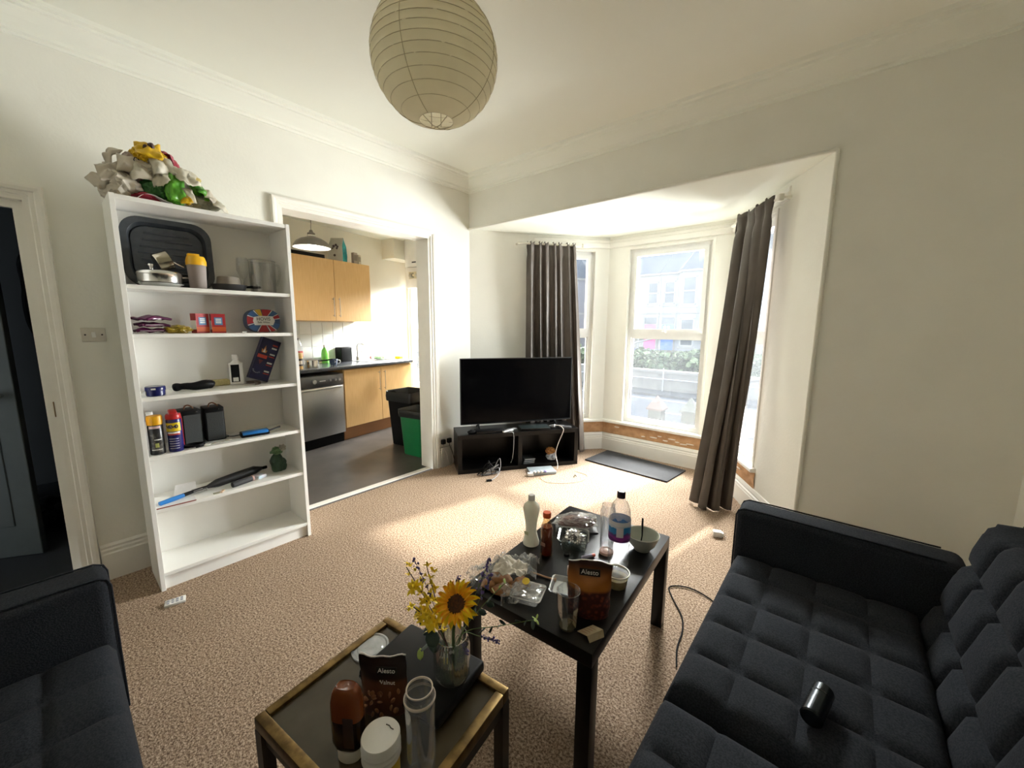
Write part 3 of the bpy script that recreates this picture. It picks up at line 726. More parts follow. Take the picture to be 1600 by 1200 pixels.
# hedge: many small leaves
LEAF = mat('hedge_leaf_green',(.05,.085,.035),.8,scale=30,col2=(.035,.06,.025)); LEAF2 = mat('hedge_leaf_pale',(.08,.115,.05),.8,scale=30)
def hedge(name, label, x0, x1, y0, y1, z0, z1, n, seed):
    r = random.Random(seed); b = MB()
    for _ in range(n):
        x,y = r.uniform(x0,x1), r.uniform(y0,y1); zt = z0+(z1-z0)*(.72+.28*sin(x*2.1+seed)*sin(x*5.3)); z = r.uniform(z0,zt); s = r.uniform(.05,.13)
        M = TR(x,y,z,r.uniform(-1,1),r.uniform(-1,1),r.uniform(0,6))
        b.add([(-s,-s*.5,0),(0,-s*.8,.03),(s,-s*.4,0),(s*.9,s*.5,.03),(0,s*.8,0),(-s,s*.5,.03)],[(0,1,4,5),(1,2,3,4)],r.randint(0,1),M)
    tag(b.build(name,[LEAF,LEAF2]),label,'hedge')
hedge('hedge','loose green hedge above the retaining wall, seen in the middle window',-8.2,2.5,12.0,14.5,-.28,.55,7000,1)
hedge('hedge','tall green hedge over the street, seen in the narrow window',-12,-8.75,11.8,14,-.28,1.4,4000,2)
# terrace of houses
ROOF = mat('blue_grey_slate_roof',(.035,.048,.070),.8,scale=14,col2=(.028,.038,.058),stretch=(1,1,3),spec=.1); ROOF_LIT = mat('lit_slate_roof',(.11,.11,.11),.8,scale=10,spec=.1)
GLZ = mat('far_window_glass',(.06,.07,.08),.15,scale=4); FRM = mat('far_white_frames',(.30,.30,.30),.6)
TRIMH = mat('far_pale_stone_trim',(.21,.205,.20),.8)
def far_window(t, x, z0, z1, w, y):
    m = MB(); m.box(x-w/2-.14,x+w/2+.14,y-.05,y+.02,z0-.16,z0-.04); m.build('stone_sill', TRIMH, t)
    m = MB(); m.box(x-w/2-.1,x+w/2+.1,y-.04,y+.02,z1+.03,z1+.2); m.build('stone_lintel', TRIMH, t)
    m = MB(); zm = (z0+z1)/2
    for q in ((x-w/2,x-w/2+.07,z0,z1),(x+w/2-.07,x+w/2,z0,z1),(x-w/2,x+w/2,z0,z0+.08),(x-w/2,x+w/2,z1-.07,z1),(x-w/2,x+w/2,zm-.04,zm+.04)): m.box(q[0],q[1],y-.03,y+.03,q[2],q[3])
    f = m.build('window_frame', FRM, t)
    for a,c in ((z0+.06,zm-.03),(zm+.03,z1-.06)): m = MB(); m.box(x-w/2+.06,x+w/2-.06,y-.012,y,a,c); m.build('pane', GLZ, f)
def far_door(t, x, z0, z1, w, y, col):
    m = MB(); m.box(x-w/2-.12,x+w/2+.12,y-.06,y+.02,z0,z1+.6); m.build('door_surround', TRIMH, t)
    m = MB(); m.box(x-w/2,x+w/2,y-.09,y-.05,z0,z1); m.build('front_door', mat('painted_door_%d' % int(col[0]*100),col,.5), t)
    m = MB(); m.box(x-w/2,x+w/2,y-.09,y-.05,z1+.06,z1+.5); m.build('fanlight', GLZ, t)
def house(label, x0, x1, wall, bx, dx, dcol, wx):
    """terrace house with an upstairs window, a door and a projecting two-storey bay at bx"""
    t = thing('terraced_house', label, 'house', (0,0,0))
    y = 26; m = MB(); m.box(x0,x1,y,y+8,-.5,5.1); m.build('wall', wall, t)
    m = MB(); m.box(x0,x1,y-.25,y+.02,5.02,5.16); m.build('eaves_band', TRIMH, t)
    m = MB(); m.box(x0,x1,y-.08,y,2.34,2.46); m.build('string_course', TRIMH, t)
    m = MB(); m.add([(x0,y-.3,5.15),(x1,y-.3,5.15),(x1,y+4.2,8.1),(x0,y+4.2,8.1),(x0,y+8.3,5.15),(x1,y+8.3,5.15)],[(0,1,2,3),(3,2,5,4),(0,3,4),(1,5,2),(0,4,5,1)]); m.build('roof', ROOF, t, fix=True)
    m = MB(); m.box(x1-.9,x1-.05,y+3.4,y+4.6,7.4,9.3); ch = m.build('chimney', wall, t)
    for k in range(3): m = MB(); m.lathe([(.14,9.3),(.11,9.7)],8,M=TR(x1-.73+.25*k,y+4,0)); m.build('chimney_pot', mat('terracotta_pot',(.45,.25,.18),.8), ch)
    far_window(t, wx, 3.0, 4.55, .75, y)
    far_door(t, dx, -.3, 1.55, .85, y, dcol)
    w = 2.1; yb = y-.9
    m = MB(); m.prism([(bx-w/2,y),(bx-w/2+.55,yb),(bx+w/2-.55,yb),(bx+w/2,y)],-.5,5.1); bay = m.build('bay_wall', wall, t)
    m = MB(); m.prism([(bx-w/2-.12,y),(bx-w/2+.5,yb-.15),(bx+w/2-.5,yb-.15),(bx+w/2+.12,y)],5.02,5.16); m.build('bay_eaves', TRIMH, t)
    m = MB(); m.prism([(bx-w/2-.06,y),(bx-w/2+.52,yb-.08),(bx+w/2-.52,yb-.08),(bx+w/2+.06,y)],2.32,2.46); m.build('bay_string_course', TRIMH, t)
    m = MB(); m.add([(bx-w/2-.15,y,5.16),(bx-w/2+.5,yb-.2,5.16),(bx+w/2-.5,yb-.2,5.16),(bx+w/2+.15,y,5.16),(bx,y+.4,6.75),(bx,y+3.0,6.75),(bx-w/2-.15,y+1,5.16),(bx+w/2+.15,y+1,5.16)],[(0,1,4),(1,2,4),(2,3,4),(0,4,5,6),(3,7,5,4)],0)
    m.m[0] = 1; m.m[3] = 1; m.build('bay_roof', [ROOF,ROOF_LIT], t)  # left slopes get a paler slate: their lit side is painted in
    far_window(t, bx, 2.85, 4.7, .87, yb); far_window(t, bx, .1, 1.95, .87, yb)
    return t
PALE = mat('white_house_paint',(.235,.24,.25),.85,scale=2); CREAM = mat('cream_house_paint',(.25,.235,.215),.85,scale=2); GREYB = mat('lilac_house_paint',(.15,.145,.17),.85,scale=2)
house('white terraced house with a blue front door seen in the middle window',-7.6,-3.0,PALE,-5.37,-6.95,(.08,.16,.42),-6.97)
house('cream terraced house with a pink front door seen in the middle window',-12.4,-7.62,CREAM,-11.2,-8.2,(.55,.10,.24),-8.15)
house('lilac terraced house with a slate roof seen in the narrow window',-17.2,-12.42,GREYB,-14.4,-16.4,(.1,.1,.12),-16.3)
house('white terraced house at the near end of the row behind the long curtain',-2.98,1.8,PALE,.2,-2.0,(.2,.05,.05),-2.0)
# steps with white handrails up to the doors
for x,lab in ((-7.4,'white'),(-8.9,'pale')):
    t = thing('garden_steps','dark garden steps with a %s handrail climbing to the %s door' % ((lab,'blue') if x > -8 else (lab,'pink')),'steps',(x,15.0,0))
    for k in range(5): m = MB(); m.box(-.6,.6,1.9*k,1.9*k+1.9,-.3,-.22+.02*k); m.build('step', mat('dark_step_stone',(.12,.14,.2),.8), t)
    m = MB(); m.tube([(.65,0,.1),(.65,9.5,.75)],.05,6); m.build('handrail', FRM, t)
    for k in range(4): m = MB(); m.tube([(.65,.3+2.9*k,-.25),(.65,.3+2.9*k,.12+.2*k)],.03,6); m.build('post', FRM, t)
# gate pillars and front wall
PINK = mat('pinkish_stone_cap',(.10,.075,.07),.85,scale=8)
for x,lab,h in ((.375,'stone gate pillar with a pyramid cap below the middle window',-.13),(.98,'ivy-grey gate pillar at the edge of the middle window',-.10)):
    t = thing('gate_pillar', lab, 'pillar', (x,4.5,GZ+.02)); z = h-GZ-.02
    m = MB(); m.box(-.12,.12,-.12,.12,0,z); m.build('shaft', mat('weathered_pillar_stone',(.085,.085,.082),.95,scale=9,col2=(.06,.065,.06)), t)
    m = MB(); m.box(-.15,.15,-.15,.15,z,z+.03); m.add([(-.15,-.15,z+.03),(.15,-.15,z+.03),(.15,.15,z+.03),(-.15,.15,z+.03),(0,0,z+.27)],[(0,1,4),(1,2,4),(2,3,4),(3,0,4),(3,2,1,0)]); m.build('cap', PINK if x < .5 else mat('weathered_pillar_stone',(.085,.085,.082),.95), t)
b = MB(); b.box(-8,.25,4.4,4.6,GZ,-.45); b.box(1.1,8,4.4,4.6,GZ,-.45); tag(b.build('yard_wall', RENDER),'low front yard wall between the gate pillars','wall')
t = thing('yard_planter','pale pot with a small bush by the gate pillar','planter',(.02,3.9,GZ+.02))
m = MB(); m.lathe([(.12,0),(.16,.3),(.17,.34)],16); m.build('pot', RENDER, t)
m = MB(); r = random.Random(8)
for _ in range(120): m.add([(-.04,-.02,0),(.04,-.02,.01),(.04,.02,0),(-.04,.02,.01)],[(0,1,2,3)],0,TR(r.gauss(0,.07),r.gauss(0,.07),.36+abs(r.gauss(0,.12)),r.random()*3,r.random()*3,r.random()*6))
m.build('foliage', LEAF, t)

# ================================================================ SMALL THINGS: helpers
from mathutils import noise as MN
def nz(p, s, seed=0.): return MN.noise(Vector((p[0]*s+seed*7.3, p[1]*s-seed*3.1, p[2]*s+seed*1.7)))
def ridged(p, s, seed=0.): return 1-abs(nz(p,s,seed))*2
def sheet(w, l, amp, seed, nx=26, ny=26, sc=18, dome=0.):
    """crumpled film or paper sheet lying around z=0"""
    b = MB()
    def fn(u,v):
        x,y = (u-.5)*w,(v-.5)*l; p = (x,y,0)
        e = 1-max(abs(2*u-1),abs(2*v-1))**3
        z = amp*(abs(nz(p,sc,seed))*1.4+.6*abs(nz(p,sc*2.3,seed+1)))+dome*e
        return (x*(1+.25*nz(p,sc*.6,seed+2)), y*(1+.25*nz(p,sc*.6,seed+5)), z)
    return b.grid(nx,ny,fn)
def blob(rx, ry, rz, seed, amp=.25, sc=6., sub=4, flat=None, crease=.12):
    bm = bmesh.new(); bmesh.ops.create_icosphere(bm, subdivisions=sub, radius=1)
    for v in bm.verts:
        p = v.co.copy(); d = 1+amp*nz(p,sc*.25,seed)+crease*(ridged(p,sc*.55,seed+1)-.6)+crease*.5*(ridged(p,sc*1.2,seed+2)-.6)
        v.co = Vector((p.x*rx*d,p.y*ry*d,p.z*rz*d))
        if flat is not None and v.co.z < flat: v.co.z = flat+.05*(v.co.z-flat)
    b = MB(); b.bm(bm); return b
def pouch(w, h, d, seed, nx=18, ny=24):
    """stand-up pouch: bulging at the foot, pinched flat at the top; front toward -y, base z=0"""
    b = MB()
    def side(sg):
        def fn(u,v):
            x = (u-.5)*w*(1-.08*(1-v)**3+.05*sin(pi*v)*0); e = sin(pi*min(max(u,.0),1))**.55
            t = d*.5*e*(1-v**2.2)*(.75+.35*sin(pi*min(1,v*1.25)))+.001
            return (x+.004*nz((u,v,0),5,seed), sg*t+.006*nz((u*w,v*h,sg),26,seed)*(.4+v), h*v+.004*sin(u*7+seed)*v)
        return fn
    b.grid(nx,ny,side(-1)); b.grid(nx,ny,side(1),flip=True)
    return b
TRAN = glassy('clear_film',(.97,.97,.96),.14,.75,.10,haze=.10)
PET = glassy('clear_pet',(.965,.97,.975),.05,.62,.03,haze=.03)
GLS = glassy('clear_glass',(.96,.97,.965),.05,.75,.01)
DISHG = glassy('greenish_glass_dish',(.90,.94,.94),.07,.7,.02)
def spin(prof, n=28): b = MB(); b.lathe(prof,n); return b

# ================================================================ ON THE COFFEE TABLE
ZT = .4505
t = thing('milk_bottle','white contoured plastic milk bottle on the table edge nearest the bookcase','bottle',(2.035,-1.575,ZT))
spin([(.030,0),(.036,.004),(.037,.014),(.032,.032),(.0245,.060),(.024,.078),(.028,.115),(.0355,.158),(.0375,.172),(.034,.186),(.020,.200),(.013,.207),(.013,.214)]).build('body', papery('milky_plastic',(.80,.79,.70),.3), t, smooth=50)
b = spin([(.0155,.210),(.0155,.230),(.013,.234)],24); b.build('cap', mat('grey_white_cap',(.62,.60,.58),.5), t, smooth=40)
b = MB(); b.box(-.010,.012,-.0375,-.036,.06,.075); b.build('date_print', mat('pale_green_print',(.62,.64,.40),.6), t)
t = thing('sauce_bottle','glass bottle of dark red sauce with an orange cap','bottle',(2.137,-1.60,ZT))
spin([(.022,.006),(.0245,.010),(.0245,.118),(.022,.132)]).build('sauce', mat('red_brown_sauce',(.16,.022,.004),.25,scale=20,col2=(.11,.014,.003)), t, smooth=50)
spin([(.024,0),(.026,.004),(.026,.120),(.0235,.136),(.016,.152),(.0145,.160),(.0145,.176)]).build('glass', glassy('amber_stained_glass',(.95,.84,.62),.05,.55,.02), t, smooth=50)
b = spin([(.017,.172),(.0175,.178),(.0175,.190),(.016,.194)],24); b.build('cap', mat('orange_red_cap',(.62,.09,.012),.4), t, smooth=40)
b = MB(); b.box(-.011,.011,-.0275,-.0255,.052,.066); b.build('label_print', mat('faded_label_print',(.35,.17,.12),.6), t)
# pack of meat
t = thing('meat_packet','brown cooked meat in a shiny plastic packet at the far end of the table','food',(2.118,-1.325,ZT),radians(38))
m = blob(.088,.036,.028,3,.22,7,4); m.v = [(x,y,z+.036) for x,y,z in m.v]; m.build('meat', mat('glazed_brown_meat',(.20,.055,.030),.35,scale=22,col2=(.09,.028,.018),detail=5), t, smooth=80)
m = blob(.104,.050,.038,5,.2,9,4,flat=-.032,crease=.2); m.v = [(x,y,z+.038) for x,y,z in m.v]; m.build('wrapper', TRAN, t, smooth=25)
m = MB(); m.v = []; m.rbox(-.10,.10,-.045,.045,.0,.006,.002,1); m.build('tray', mat('black_food_tray',(.03,.028,.028),.4), t)
t = thing('glass_dish','square clear glass dish with crumpled silver foil','dish',(2.185,-1.457,ZT),radians(28))
m = MB(); w = .066
def rr(w,r,n=6): return [(sx*(w-r)+r*cos(a0+pi/2*k/n), sy*(w-r)+r*sin(a0+pi/2*k/n)) for sx,sy,a0 in ((1,1,0),(-1,1,pi/2),(-1,-1,pi),(1,-1,1.5*pi)) for k in range(n+1)]
lay = [(rr(w*.80,.018),.0),(rr(w*.86,.02),.008),(rr(w,.022),.046),(rr(w*1.03,.024),.048),(rr(w*.93,.02),.046),(rr(w*.80,.018),.008)]
vs = [(x,y,z) for p,z in lay for x,y in p]; n = len(lay[0][0])
m.add(vs,[(k*n+i,k*n+(i+1)%n,(k+1)*n+(i+1)%n,(k+1)*n+i) for k in range(5) for i in range(n)]+[tuple(range(n-1,-1,-1)),tuple(5*n+i for i in range(n))]); m.build('dish_body', DISHG, t, smooth=40)
t = thing('foil_ball','scrunched silver foil lying in the glass dish','foil',(2.187,-1.452,ZT+.009))
m = blob(.042,.034,.026,9,.35,16,4,crease=.45); m.v = [(x,y,z+.032) for x,y,z in m.v]; m.build('foil', mat('crumpled_foil',(.72,.72,.72),.22,1.), t, smooth=20)
t = thing('plastic_tumbler','clear plastic tumbler with a pinkish screw base beside the water bottle','tumbler',(2.327,-1.42,ZT))
b = MB(); b.shell([(.026,.012),(.029,.03),(.030,.13),(.033,.175),(.033,.200),(.028,.214),(.028,.224),(.026,.224),(.026,.21),(.031,.198),(.031,.175),(.028,.13),(.027,.03)],32); b.build('wall', PET, t, smooth=40)
b = MB(); b.lathe([(.025,0),(.030,.003),(.030,.014),(.024,.017),(.018,.013),(.012,.017),(.002,.017)],28); b.build('screw_base', mat('pinkish_clear_base',(.72,.50,.43),.3), t, smooth=40)
t = thing('water_bottle','clear water bottle with a blue and purple label and dark cap','bottle',(2.408,-1.478,ZT))
spin([(.030,.003),(.040,.010),(.0425,.03),(.0425,.112),(.041,.118),(.0425,.124),(.0425,.215),(.041,.240),(.032,.272),(.018,.292),(.014,.300),(.014,.312)],32).build('body', PET, t, smooth=50)
b = MB(); b.shell([(.0434,.128),(.0434,.212)],40)
LM = bpy.data.materials.new('blue_purple_label'); LM.use_nodes = True; N_ = LM.node_tree.nodes; L_ = LM.node_tree.links
tc = N_.new('ShaderNodeTexCoord'); sp = N_.new('ShaderNodeSeparateXYZ'); L_.new(tc.outputs['Object'], sp.inputs[0])
wv = N_.new('ShaderNodeTexNoise'); wv.inputs['Scale'].default_value = 24; L_.new(tc.outputs['Object'], wv.inputs['Vector'])
ad = N_.new('ShaderNodeMath'); ad.operation = 'MULTIPLY_ADD'; ad.inputs[1].default_value = .05; L_.new(wv.outputs['Fac'], ad.inputs[0]); L_.new(sp.outputs['Z'], ad.inputs[2])
mr = N_.new('ShaderNodeMapRange'); mr.inputs['From Min'].default_value = .150; mr.inputs['From Max'].default_value = .237; L_.new(ad.outputs[0], mr.inputs['Value'])
cr = N_.new('ShaderNodeValToRGB'); cr.color_ramp.interpolation = 'CONSTANT'; el = cr.color_ramp.elements
el[0].color = (.10,.015,.16,1); el[1].position = .20; el[1].color = (.26,.03,.28,1)
for p,c in ((.33,(.10,.05,.24,1)),(.42,(.02,.22,.55,1)),(.70,(.55,.62,.72,1)),(.80,(.72,.72,.76,1))): q = el.new(p); q.color = c
L_.new(mr.outputs[0], cr.inputs['Fac']); L_.new(cr.outputs['Color'], N_['Principled BSDF'].inputs['Base Color']); N_['Principled BSDF'].inputs['Roughness'].default_value = .35
lab = b.build('label', LM, t, smooth=60)
az = radians(-66)
m = MB(); m.add([((.0439)*cos(az+k*.09),(.0439)*sin(az+k*.09),z) for z in (.150,.190) for k in range(-3,5)],[(i,i+1,8+i+1,8+i) for i in range(7)]); m.build('printed_panel', mat('pale_label_panel',(.72,.70,.76),.4), lab)
b = spin([(.0165,.300),(.0165,.322),(.0145,.326)],28); b.build('cap', mat('dark_plum_cap',(.03,.015,.025),.4), t, smooth=40)
t = thing('bowl','grey-green ceramic bowl at the far corner of the table','bowl',(2.432,-1.288,ZT))
b = spin([(.030,0),(.034,.002),(.036,.008),(.054,.030),(.068,.066),(.070,.072),(.067,.073),(.064,.068),(.050,.032),(.030,.012),(.002,.010)],40); b.build('body', mat('sage_glaze',(.40,.42,.35),.3,scale=30,col2=(.36,.38,.32)), t, smooth=50)
b = MB(); b.lathe([(.0682,.0715),(.0705,.0735),(.0682,.0755),(.066,.0735),(.0682,.0715)],40,closed=True); b.build('rim', mat('cream_rim',(.72,.70,.60),.35), t, smooth=60)
t = thing('spoon','dark-handled spoon standing in the grey-green bowl','spoon',(2.430,-1.285,ZT))
b = MB(); b.tube([(.0,-.02,.030),(-.006,.01,.055),(-.018,.038,.10),(-.022,.048,.118)],[.003,.003,.0045,.004],8); b.build('handle', BLACK, t, smooth=50)
b = MB(); b.lathe([(.001,-.004),(.012,0),(.014,.004)],14,M=TR(.0,-.03,.021,rx=.5),sy=1.5); b.build('bowl', CHROME, t, smooth=60)
t = thing('dip_tub','round clear tub with a creamy dip next to the nut pouch','tub',(2.456,-1.590,ZT))
b = spin([(.034,.002),(.036,.006),(.0405,.036),(.002,.037)],28); b.build('dip', mat('yellowish_dip',(.50,.40,.17),.5,scale=40,col2=(.62,.55,.33)), t, smooth=60)
b = MB(); b.shell([(.002,.0),(.035,0),(.037,.004),(.0425,.050),(.046,.052),(.046,.056)],32); b.build('tub_wall', PET, t, smooth=40)
b = MB(); b.lathe([(.0445,.050),(.0475,.053),(.0475,.057),(.044,.0575)],32,closed=True); b.build('rim', mat('cream_tub_rim',(.82,.79,.68),.4), t, smooth=50)
b = MB(); b.lathe([(.044,.0535),(.03,.0525),(.001,.053)],28); b.build('film_lid', TRAN, t, smooth=50)
# nut pouch (front faces the camera)
def nut_pouch(label, loc, rz, w, h, d, seed, words, body, nutcol):
    t = thing('nut_pouch', label, 'food packet', loc, rz)
    p = pouch(w,h,d,seed); o = p.build('pouch', body, t, smooth=60)
    m = MB(); m.tube([((k/12-.5)*w*.98, .003*sin(k*1.1+seed), h+.004*sin((k/12)*7+seed)) for k in range(13)],.0022,6); m.build('torn_edge', mat('silver_pouch_inside',(.62,.60,.58),.35,.5), t)
    return t
POUCH1 = bpy.data.materials.new('brown_orange_nut_print'); POUCH2 = bpy.data.materials.new('dark_brown_nut_print')
for M_, cols in ((POUCH1,(((.06,.012,.008),(.12,.03,.015)),(.42,.14,.022),(.035,.012,.008))),(POUCH2,(((.10,.035,.016),(.045,.016,.009)),(.02,.009,.006),(.02,.009,.006)))):
    M_.use_nodes = True; N_ = M_.node_tree.nodes; L_ = M_.node_tree.links; bs = N_['Principled BSDF']; bs.inputs['Roughness'].default_value = .3
    tc = N_.new('ShaderNodeTexCoord'); sp = N_.new('ShaderNodeSeparateXYZ'); L_.new(tc.outputs['Object'], sp.inputs[0])
    vo = N_.new('ShaderNodeTexVoronoi'); vo.inputs['Scale'].default_value = 70; L_.new(tc.outputs['Object'], vo.inputs['Vector'])
    nr_ = N_.new('ShaderNodeValToRGB'); nr_.color_ramp.elements[0].color = (*[c*2.6 for c in cols[0][1]],1); nr_.color_ramp.elements[1].color = (*cols[0][0],1); nr_.color_ramp.elements[1].position = .55
    L_.new(vo.outputs['Distance'], nr_.inputs['Fac'])
    cr = N_.new('ShaderNodeValToRGB'); cr.color_ramp.interpolation = 'LINEAR'; e = cr.color_ramp.elements
    e[0].position = .48; e[0].color = (0,0,0,1); e[1].position = .53; e[1].color = (1,1,1,1)
    dv = N_.new('ShaderNodeMath'); dv.operation = 'DIVIDE'; dv.inputs[1].default_value = .2; L_.new(sp.outputs['Z'], dv.inputs[0]); L_.new(dv.outputs[0], cr.inputs['Fac'])
    c2 = N_.new('ShaderNodeValToRGB'); e = c2.color_ramp.elements; e[0].position = .60; e[0].color = (*cols[1],1); e[1].position = .92; e[1].color = (*cols[2],1); L_.new(dv.outputs[0], c2.inputs['Fac'])
    mx = N_.new('ShaderNodeMixRGB'); L_.new(cr.outputs['Color'], mx.inputs['Fac']); L_.new(nr_.outputs['Color'], mx.inputs['Color1']); L_.new(c2.outputs['Color'], mx.inputs['Color2']); L_.new(mx.outputs['Color'], bs.inputs['Base Color'])
PRW = mat('white_print',(.85,.84,.80),.5); PRB = mat('black_print',(.012,.012,.012),.5); PRGOLD = mat('gold_print',(.45,.24,.05),.5)
def sign(parent, words, size, y, z, w, h, rx=0, x=0):
    m = MB(); m.rbox(-w/2,w/2,-.0008,.0008,-h/2,h/2,.0005,1); k = m.build('brand_panel', PRB, parent, loc=(x,y,z), rot=(rx,0,0))
    lettering('lettering', words, size, PRW, k, (0,-.0012,0), (pi/2,0,0))
    return k
t = nut_pouch('upright brown and orange pouch of pecan nuts on the coffee table',(2.450,-1.793,ZT),radians(30),.145,.195,.075,4,'Alesto',POUCH1,None)
sign(t,'Alesto',.022,-.0155,.163,.068,.024,rx=-.10)
nutm = MB(); nutm.lathe([(.001,-.017),(.006,-.010),(.008,0),(.006,.010),(.001,.017)],8,sy=.6); nutme = nutm.mesh('pecan_print', mat('pecan_brown',(.18,.05,.018),.4), 50)
rn = random.Random(12)
for k in range(16):
    x,z = rn.uniform(-.052,.052), rn.uniform(.018,.092)
    o = link('pecan_print', nutme, t, (x,-.0372*(sin(pi*(x/.145+.5))**.5)*(.86 if z > .05 else .82),z), (rn.uniform(-.3,.3),rn.uniform(-1.5,1.5),rn.uniform(-.3,.3))); o.scale = (.75,.45,.75)
t = thing('paper_cup','crumpled white paper cup lying behind the nut pouch','cup',(2.325,-1.645,ZT+.024),radians(35))
m = MB(); m.shell([(.018,-.045),(.0185,-.044),(.026,.045),(.0275,.045)],24,M=TR(0,0,.004,ry=pi/2)); m.v = [(x+.003*nz((x,y,z),40,1),y+.004*nz((x,y,z),45,2),z+.004*nz((x,y,z),45,3)) for x,y,z in m.v]; m.build('cup_wall', mat('pinkish_white_paper',(.78,.70,.66),.6,scale=30,col2=(.70,.45,.38)), t, smooth=50)
m = MB(); m.lathe([(.018,-.001),(.018,.001)],20,M=TR(-.043,0,.004,ry=pi/2)); m.build('cup_base', WHITEP, t)
# drinking glass
t = thing('drinking_glass','faceted drinking glass with dark dregs at the near end of the table','glass',(2.436,-1.902,ZT))
b = MB(); b.shell([(.029,0),(.030,.004),(.034,.075),(.036,.085),(.039,.140),(.0375,.1405),(.0345,.085),(.0325,.076),(.0275,.014),(.001,.012)],12); b.build('glass_wall', GLS, t, smooth=20)
b = MB(); b.lathe([(.001,.0125),(.026,.0125),(.027,.020),(.001,.0205)],20); b.build('dregs', mat('dark_tea_dregs',(.10,.075,.025),.15), t, smooth=30)
b = MB(); b.lathe([(.0375,.1395),(.0390,.1415),(.0375,.1435),(.0362,.1415),(.0375,.1395)],24,closed=True); b.build('rim', GLS, t, smooth=60)
# little card tent
t = thing('price_card','small folded kraft card by the corner of the coffee table','card',(2.497,-1.868,ZT),radians(-20))
m = MB(); m.add([(-.024,-.030,.002),(.024,-.030,.020),(.028,.032,.020),(-.020,.032,.002),(.032,-.026,0),(.036,.030,0)],[(0,1,2,3),(1,4,5,2)]); o = m.build('card', mat('kraft_card',(.50,.42,.28),.7,scale=60,col2=(.44,.36,.22)), t)
md = o.modifiers.new('thickness','SOLIDIFY'); md.thickness = .0015
for k in range(4): m = MB(); m.add([(-.016,-.022+.011*k,.0060),(.014,-.022+.011*k,.0172),(.015,-.019+.011*k,.0172),(-.015,-.019+.011*k,.0060)],[(0,1,2,3)]); m.build('print_line', mat('red_brown_print',(.35,.16,.09),.6), t)
# bread, film and paper heap
BREAD = mat('brown_bread_crust',(.36,.18,.07),.75,scale=25,col2=(.22,.09,.03),detail=5,bump=.4)
t = thing('salad_tray','clear plastic food tray with a torn film lid among the wrappers','tray',(2.245,-1.865,ZT),radians(20))
m = MB(); lay = [(rr(.040,.01),0),(rr(.048,.012),.026),(rr(.053,.014),.027),(rr(.0525,.014),.028),(rr(.0475,.012),.027),(rr(.039,.01),.001)]
vs = [(x*1.1,y,z) for p,z in lay for x,y in p]; n = len(lay[0][0]); m.add(vs,[(k*n+i,k*n+(i+1)%n,(k+1)*n+(i+1)%n,(k+1)*n+i) for k in range(5) for i in range(n)]+[tuple(5*n+i for i in range(n))]); m.build('tray_body', TRAN, t, smooth=40)
m = sheet(.10,.09,.012,3); m.v = [(x,y,z+.026) for x,y,z in m.v]; m.build('film_lid', TRAN, t, smooth=30)
m = MB(); m.lathe([(.014,.0),(.014,.001)],20,M=TR(-.015,.02,.048,rx=.3)); m.build('sticker', mat('yellow_sticker',(.75,.52,.03),.5), t)
for k,(x,y,s) in enumerate(((2.115,-1.865,.038),(2.16,-1.905,.032),(2.185,-1.835,.030),(2.10,-1.915,.026))):
    t = thing('bread_roll',('half-eaten brown bread roll under the paper wrapper','broken piece of brown crust at the near table edge','brown bread piece beside the clear food tray','small torn crust by the sunflower')[k],'bread',(x,y,ZT),k)
    m = blob(s*1.25,s,s*.55,20+k,.3,8,3,flat=-s*.4); m.v = [(a,c,z+s*.42) for a,c,z in m.v]; m.build('crust', BREAD, t, smooth=60)
for k,(x,y,rz,w,l,am,lab,cm) in enumerate(((2.10,-1.77,.5,.17,.13,.05,'crumpled clear bread bag lying by the sauce bottle',TRAN),(2.055,-1.90,1.2,.12,.12,.06,'scrunched clear film hanging at the table edge behind the sunflower',TRAN),(2.150,-1.845,.2,.115,.095,.03,'creased off-white paper wrapper on top of the bread',papery('offwhite_paper',(.74,.70,.62),.2)),(2.20,-1.90,.9,.10,.09,.035,'small scrunched film scrap with orange crumbs',TRAN))):
    t = thing('plastic_wrapper' if cm is TRAN else 'paper_wrapper', lab, 'wrapper', (x,y,ZT+(.052 if k == 2 else .002)), rz)
    m = sheet(w,l,am,k+7,30,30,22,dome=.012 if k == 2 else .02); o = m.build('film' if cm is TRAN else 'paper', cm, t, smooth=25)
t = thing('wooden_spoon','thin brown wooden spoon lying by the sauce bottle','spoon',(2.215,-1.735,ZT+.004),radians(20))
m = MB(); m.tube([(-.05,.01,0),(0,0,.001),(.04,-.004,0),(.055,-.004,0)],[.003,.0035,.004,.007],8); m.build('stick', mat('wood_stick',(.40,.24,.13),.6), t, smooth=60)
t = thing('bottle_cap','small dark bottle cap on the table beside the glass dish','cap',(2.205,-1.545,ZT)); spin([(.014,0),(.014,.008),(.012,.010)],16).build('cap_shell', BLACK, t, smooth=40)
t = thing('marker_tube','small tube with an orange tip lying by the glass dish','tube',(2.285,-1.505,ZT+.008),radians(60))
m = MB(); m.lathe([(.006,-.03),(.007,-.028),(.007,.018)],14,M=TR(ry=pi/2)); m.build('tube_body', mat('lilac_tube',(.35,.33,.45),.4), t, smooth=50)
m = MB(); m.lathe([(.007,.018),(.007,.032),(.005,.034)],14,M=TR(ry=pi/2)); m.build('tip', mat('coral_tip',(.75,.16,.10),.4), t, smooth=50)
t = thing('foil_tray','thin metal-edged tray corner showing behind the nut pouch','tray',(2.318,-1.735,ZT),radians(24))
m = MB(); lay = [(rr(.042,.012),0),(rr(.050,.014),.014),(rr(.054,.016),.0145),(rr(.049,.014),.013),(rr(.041,.012),.002)]
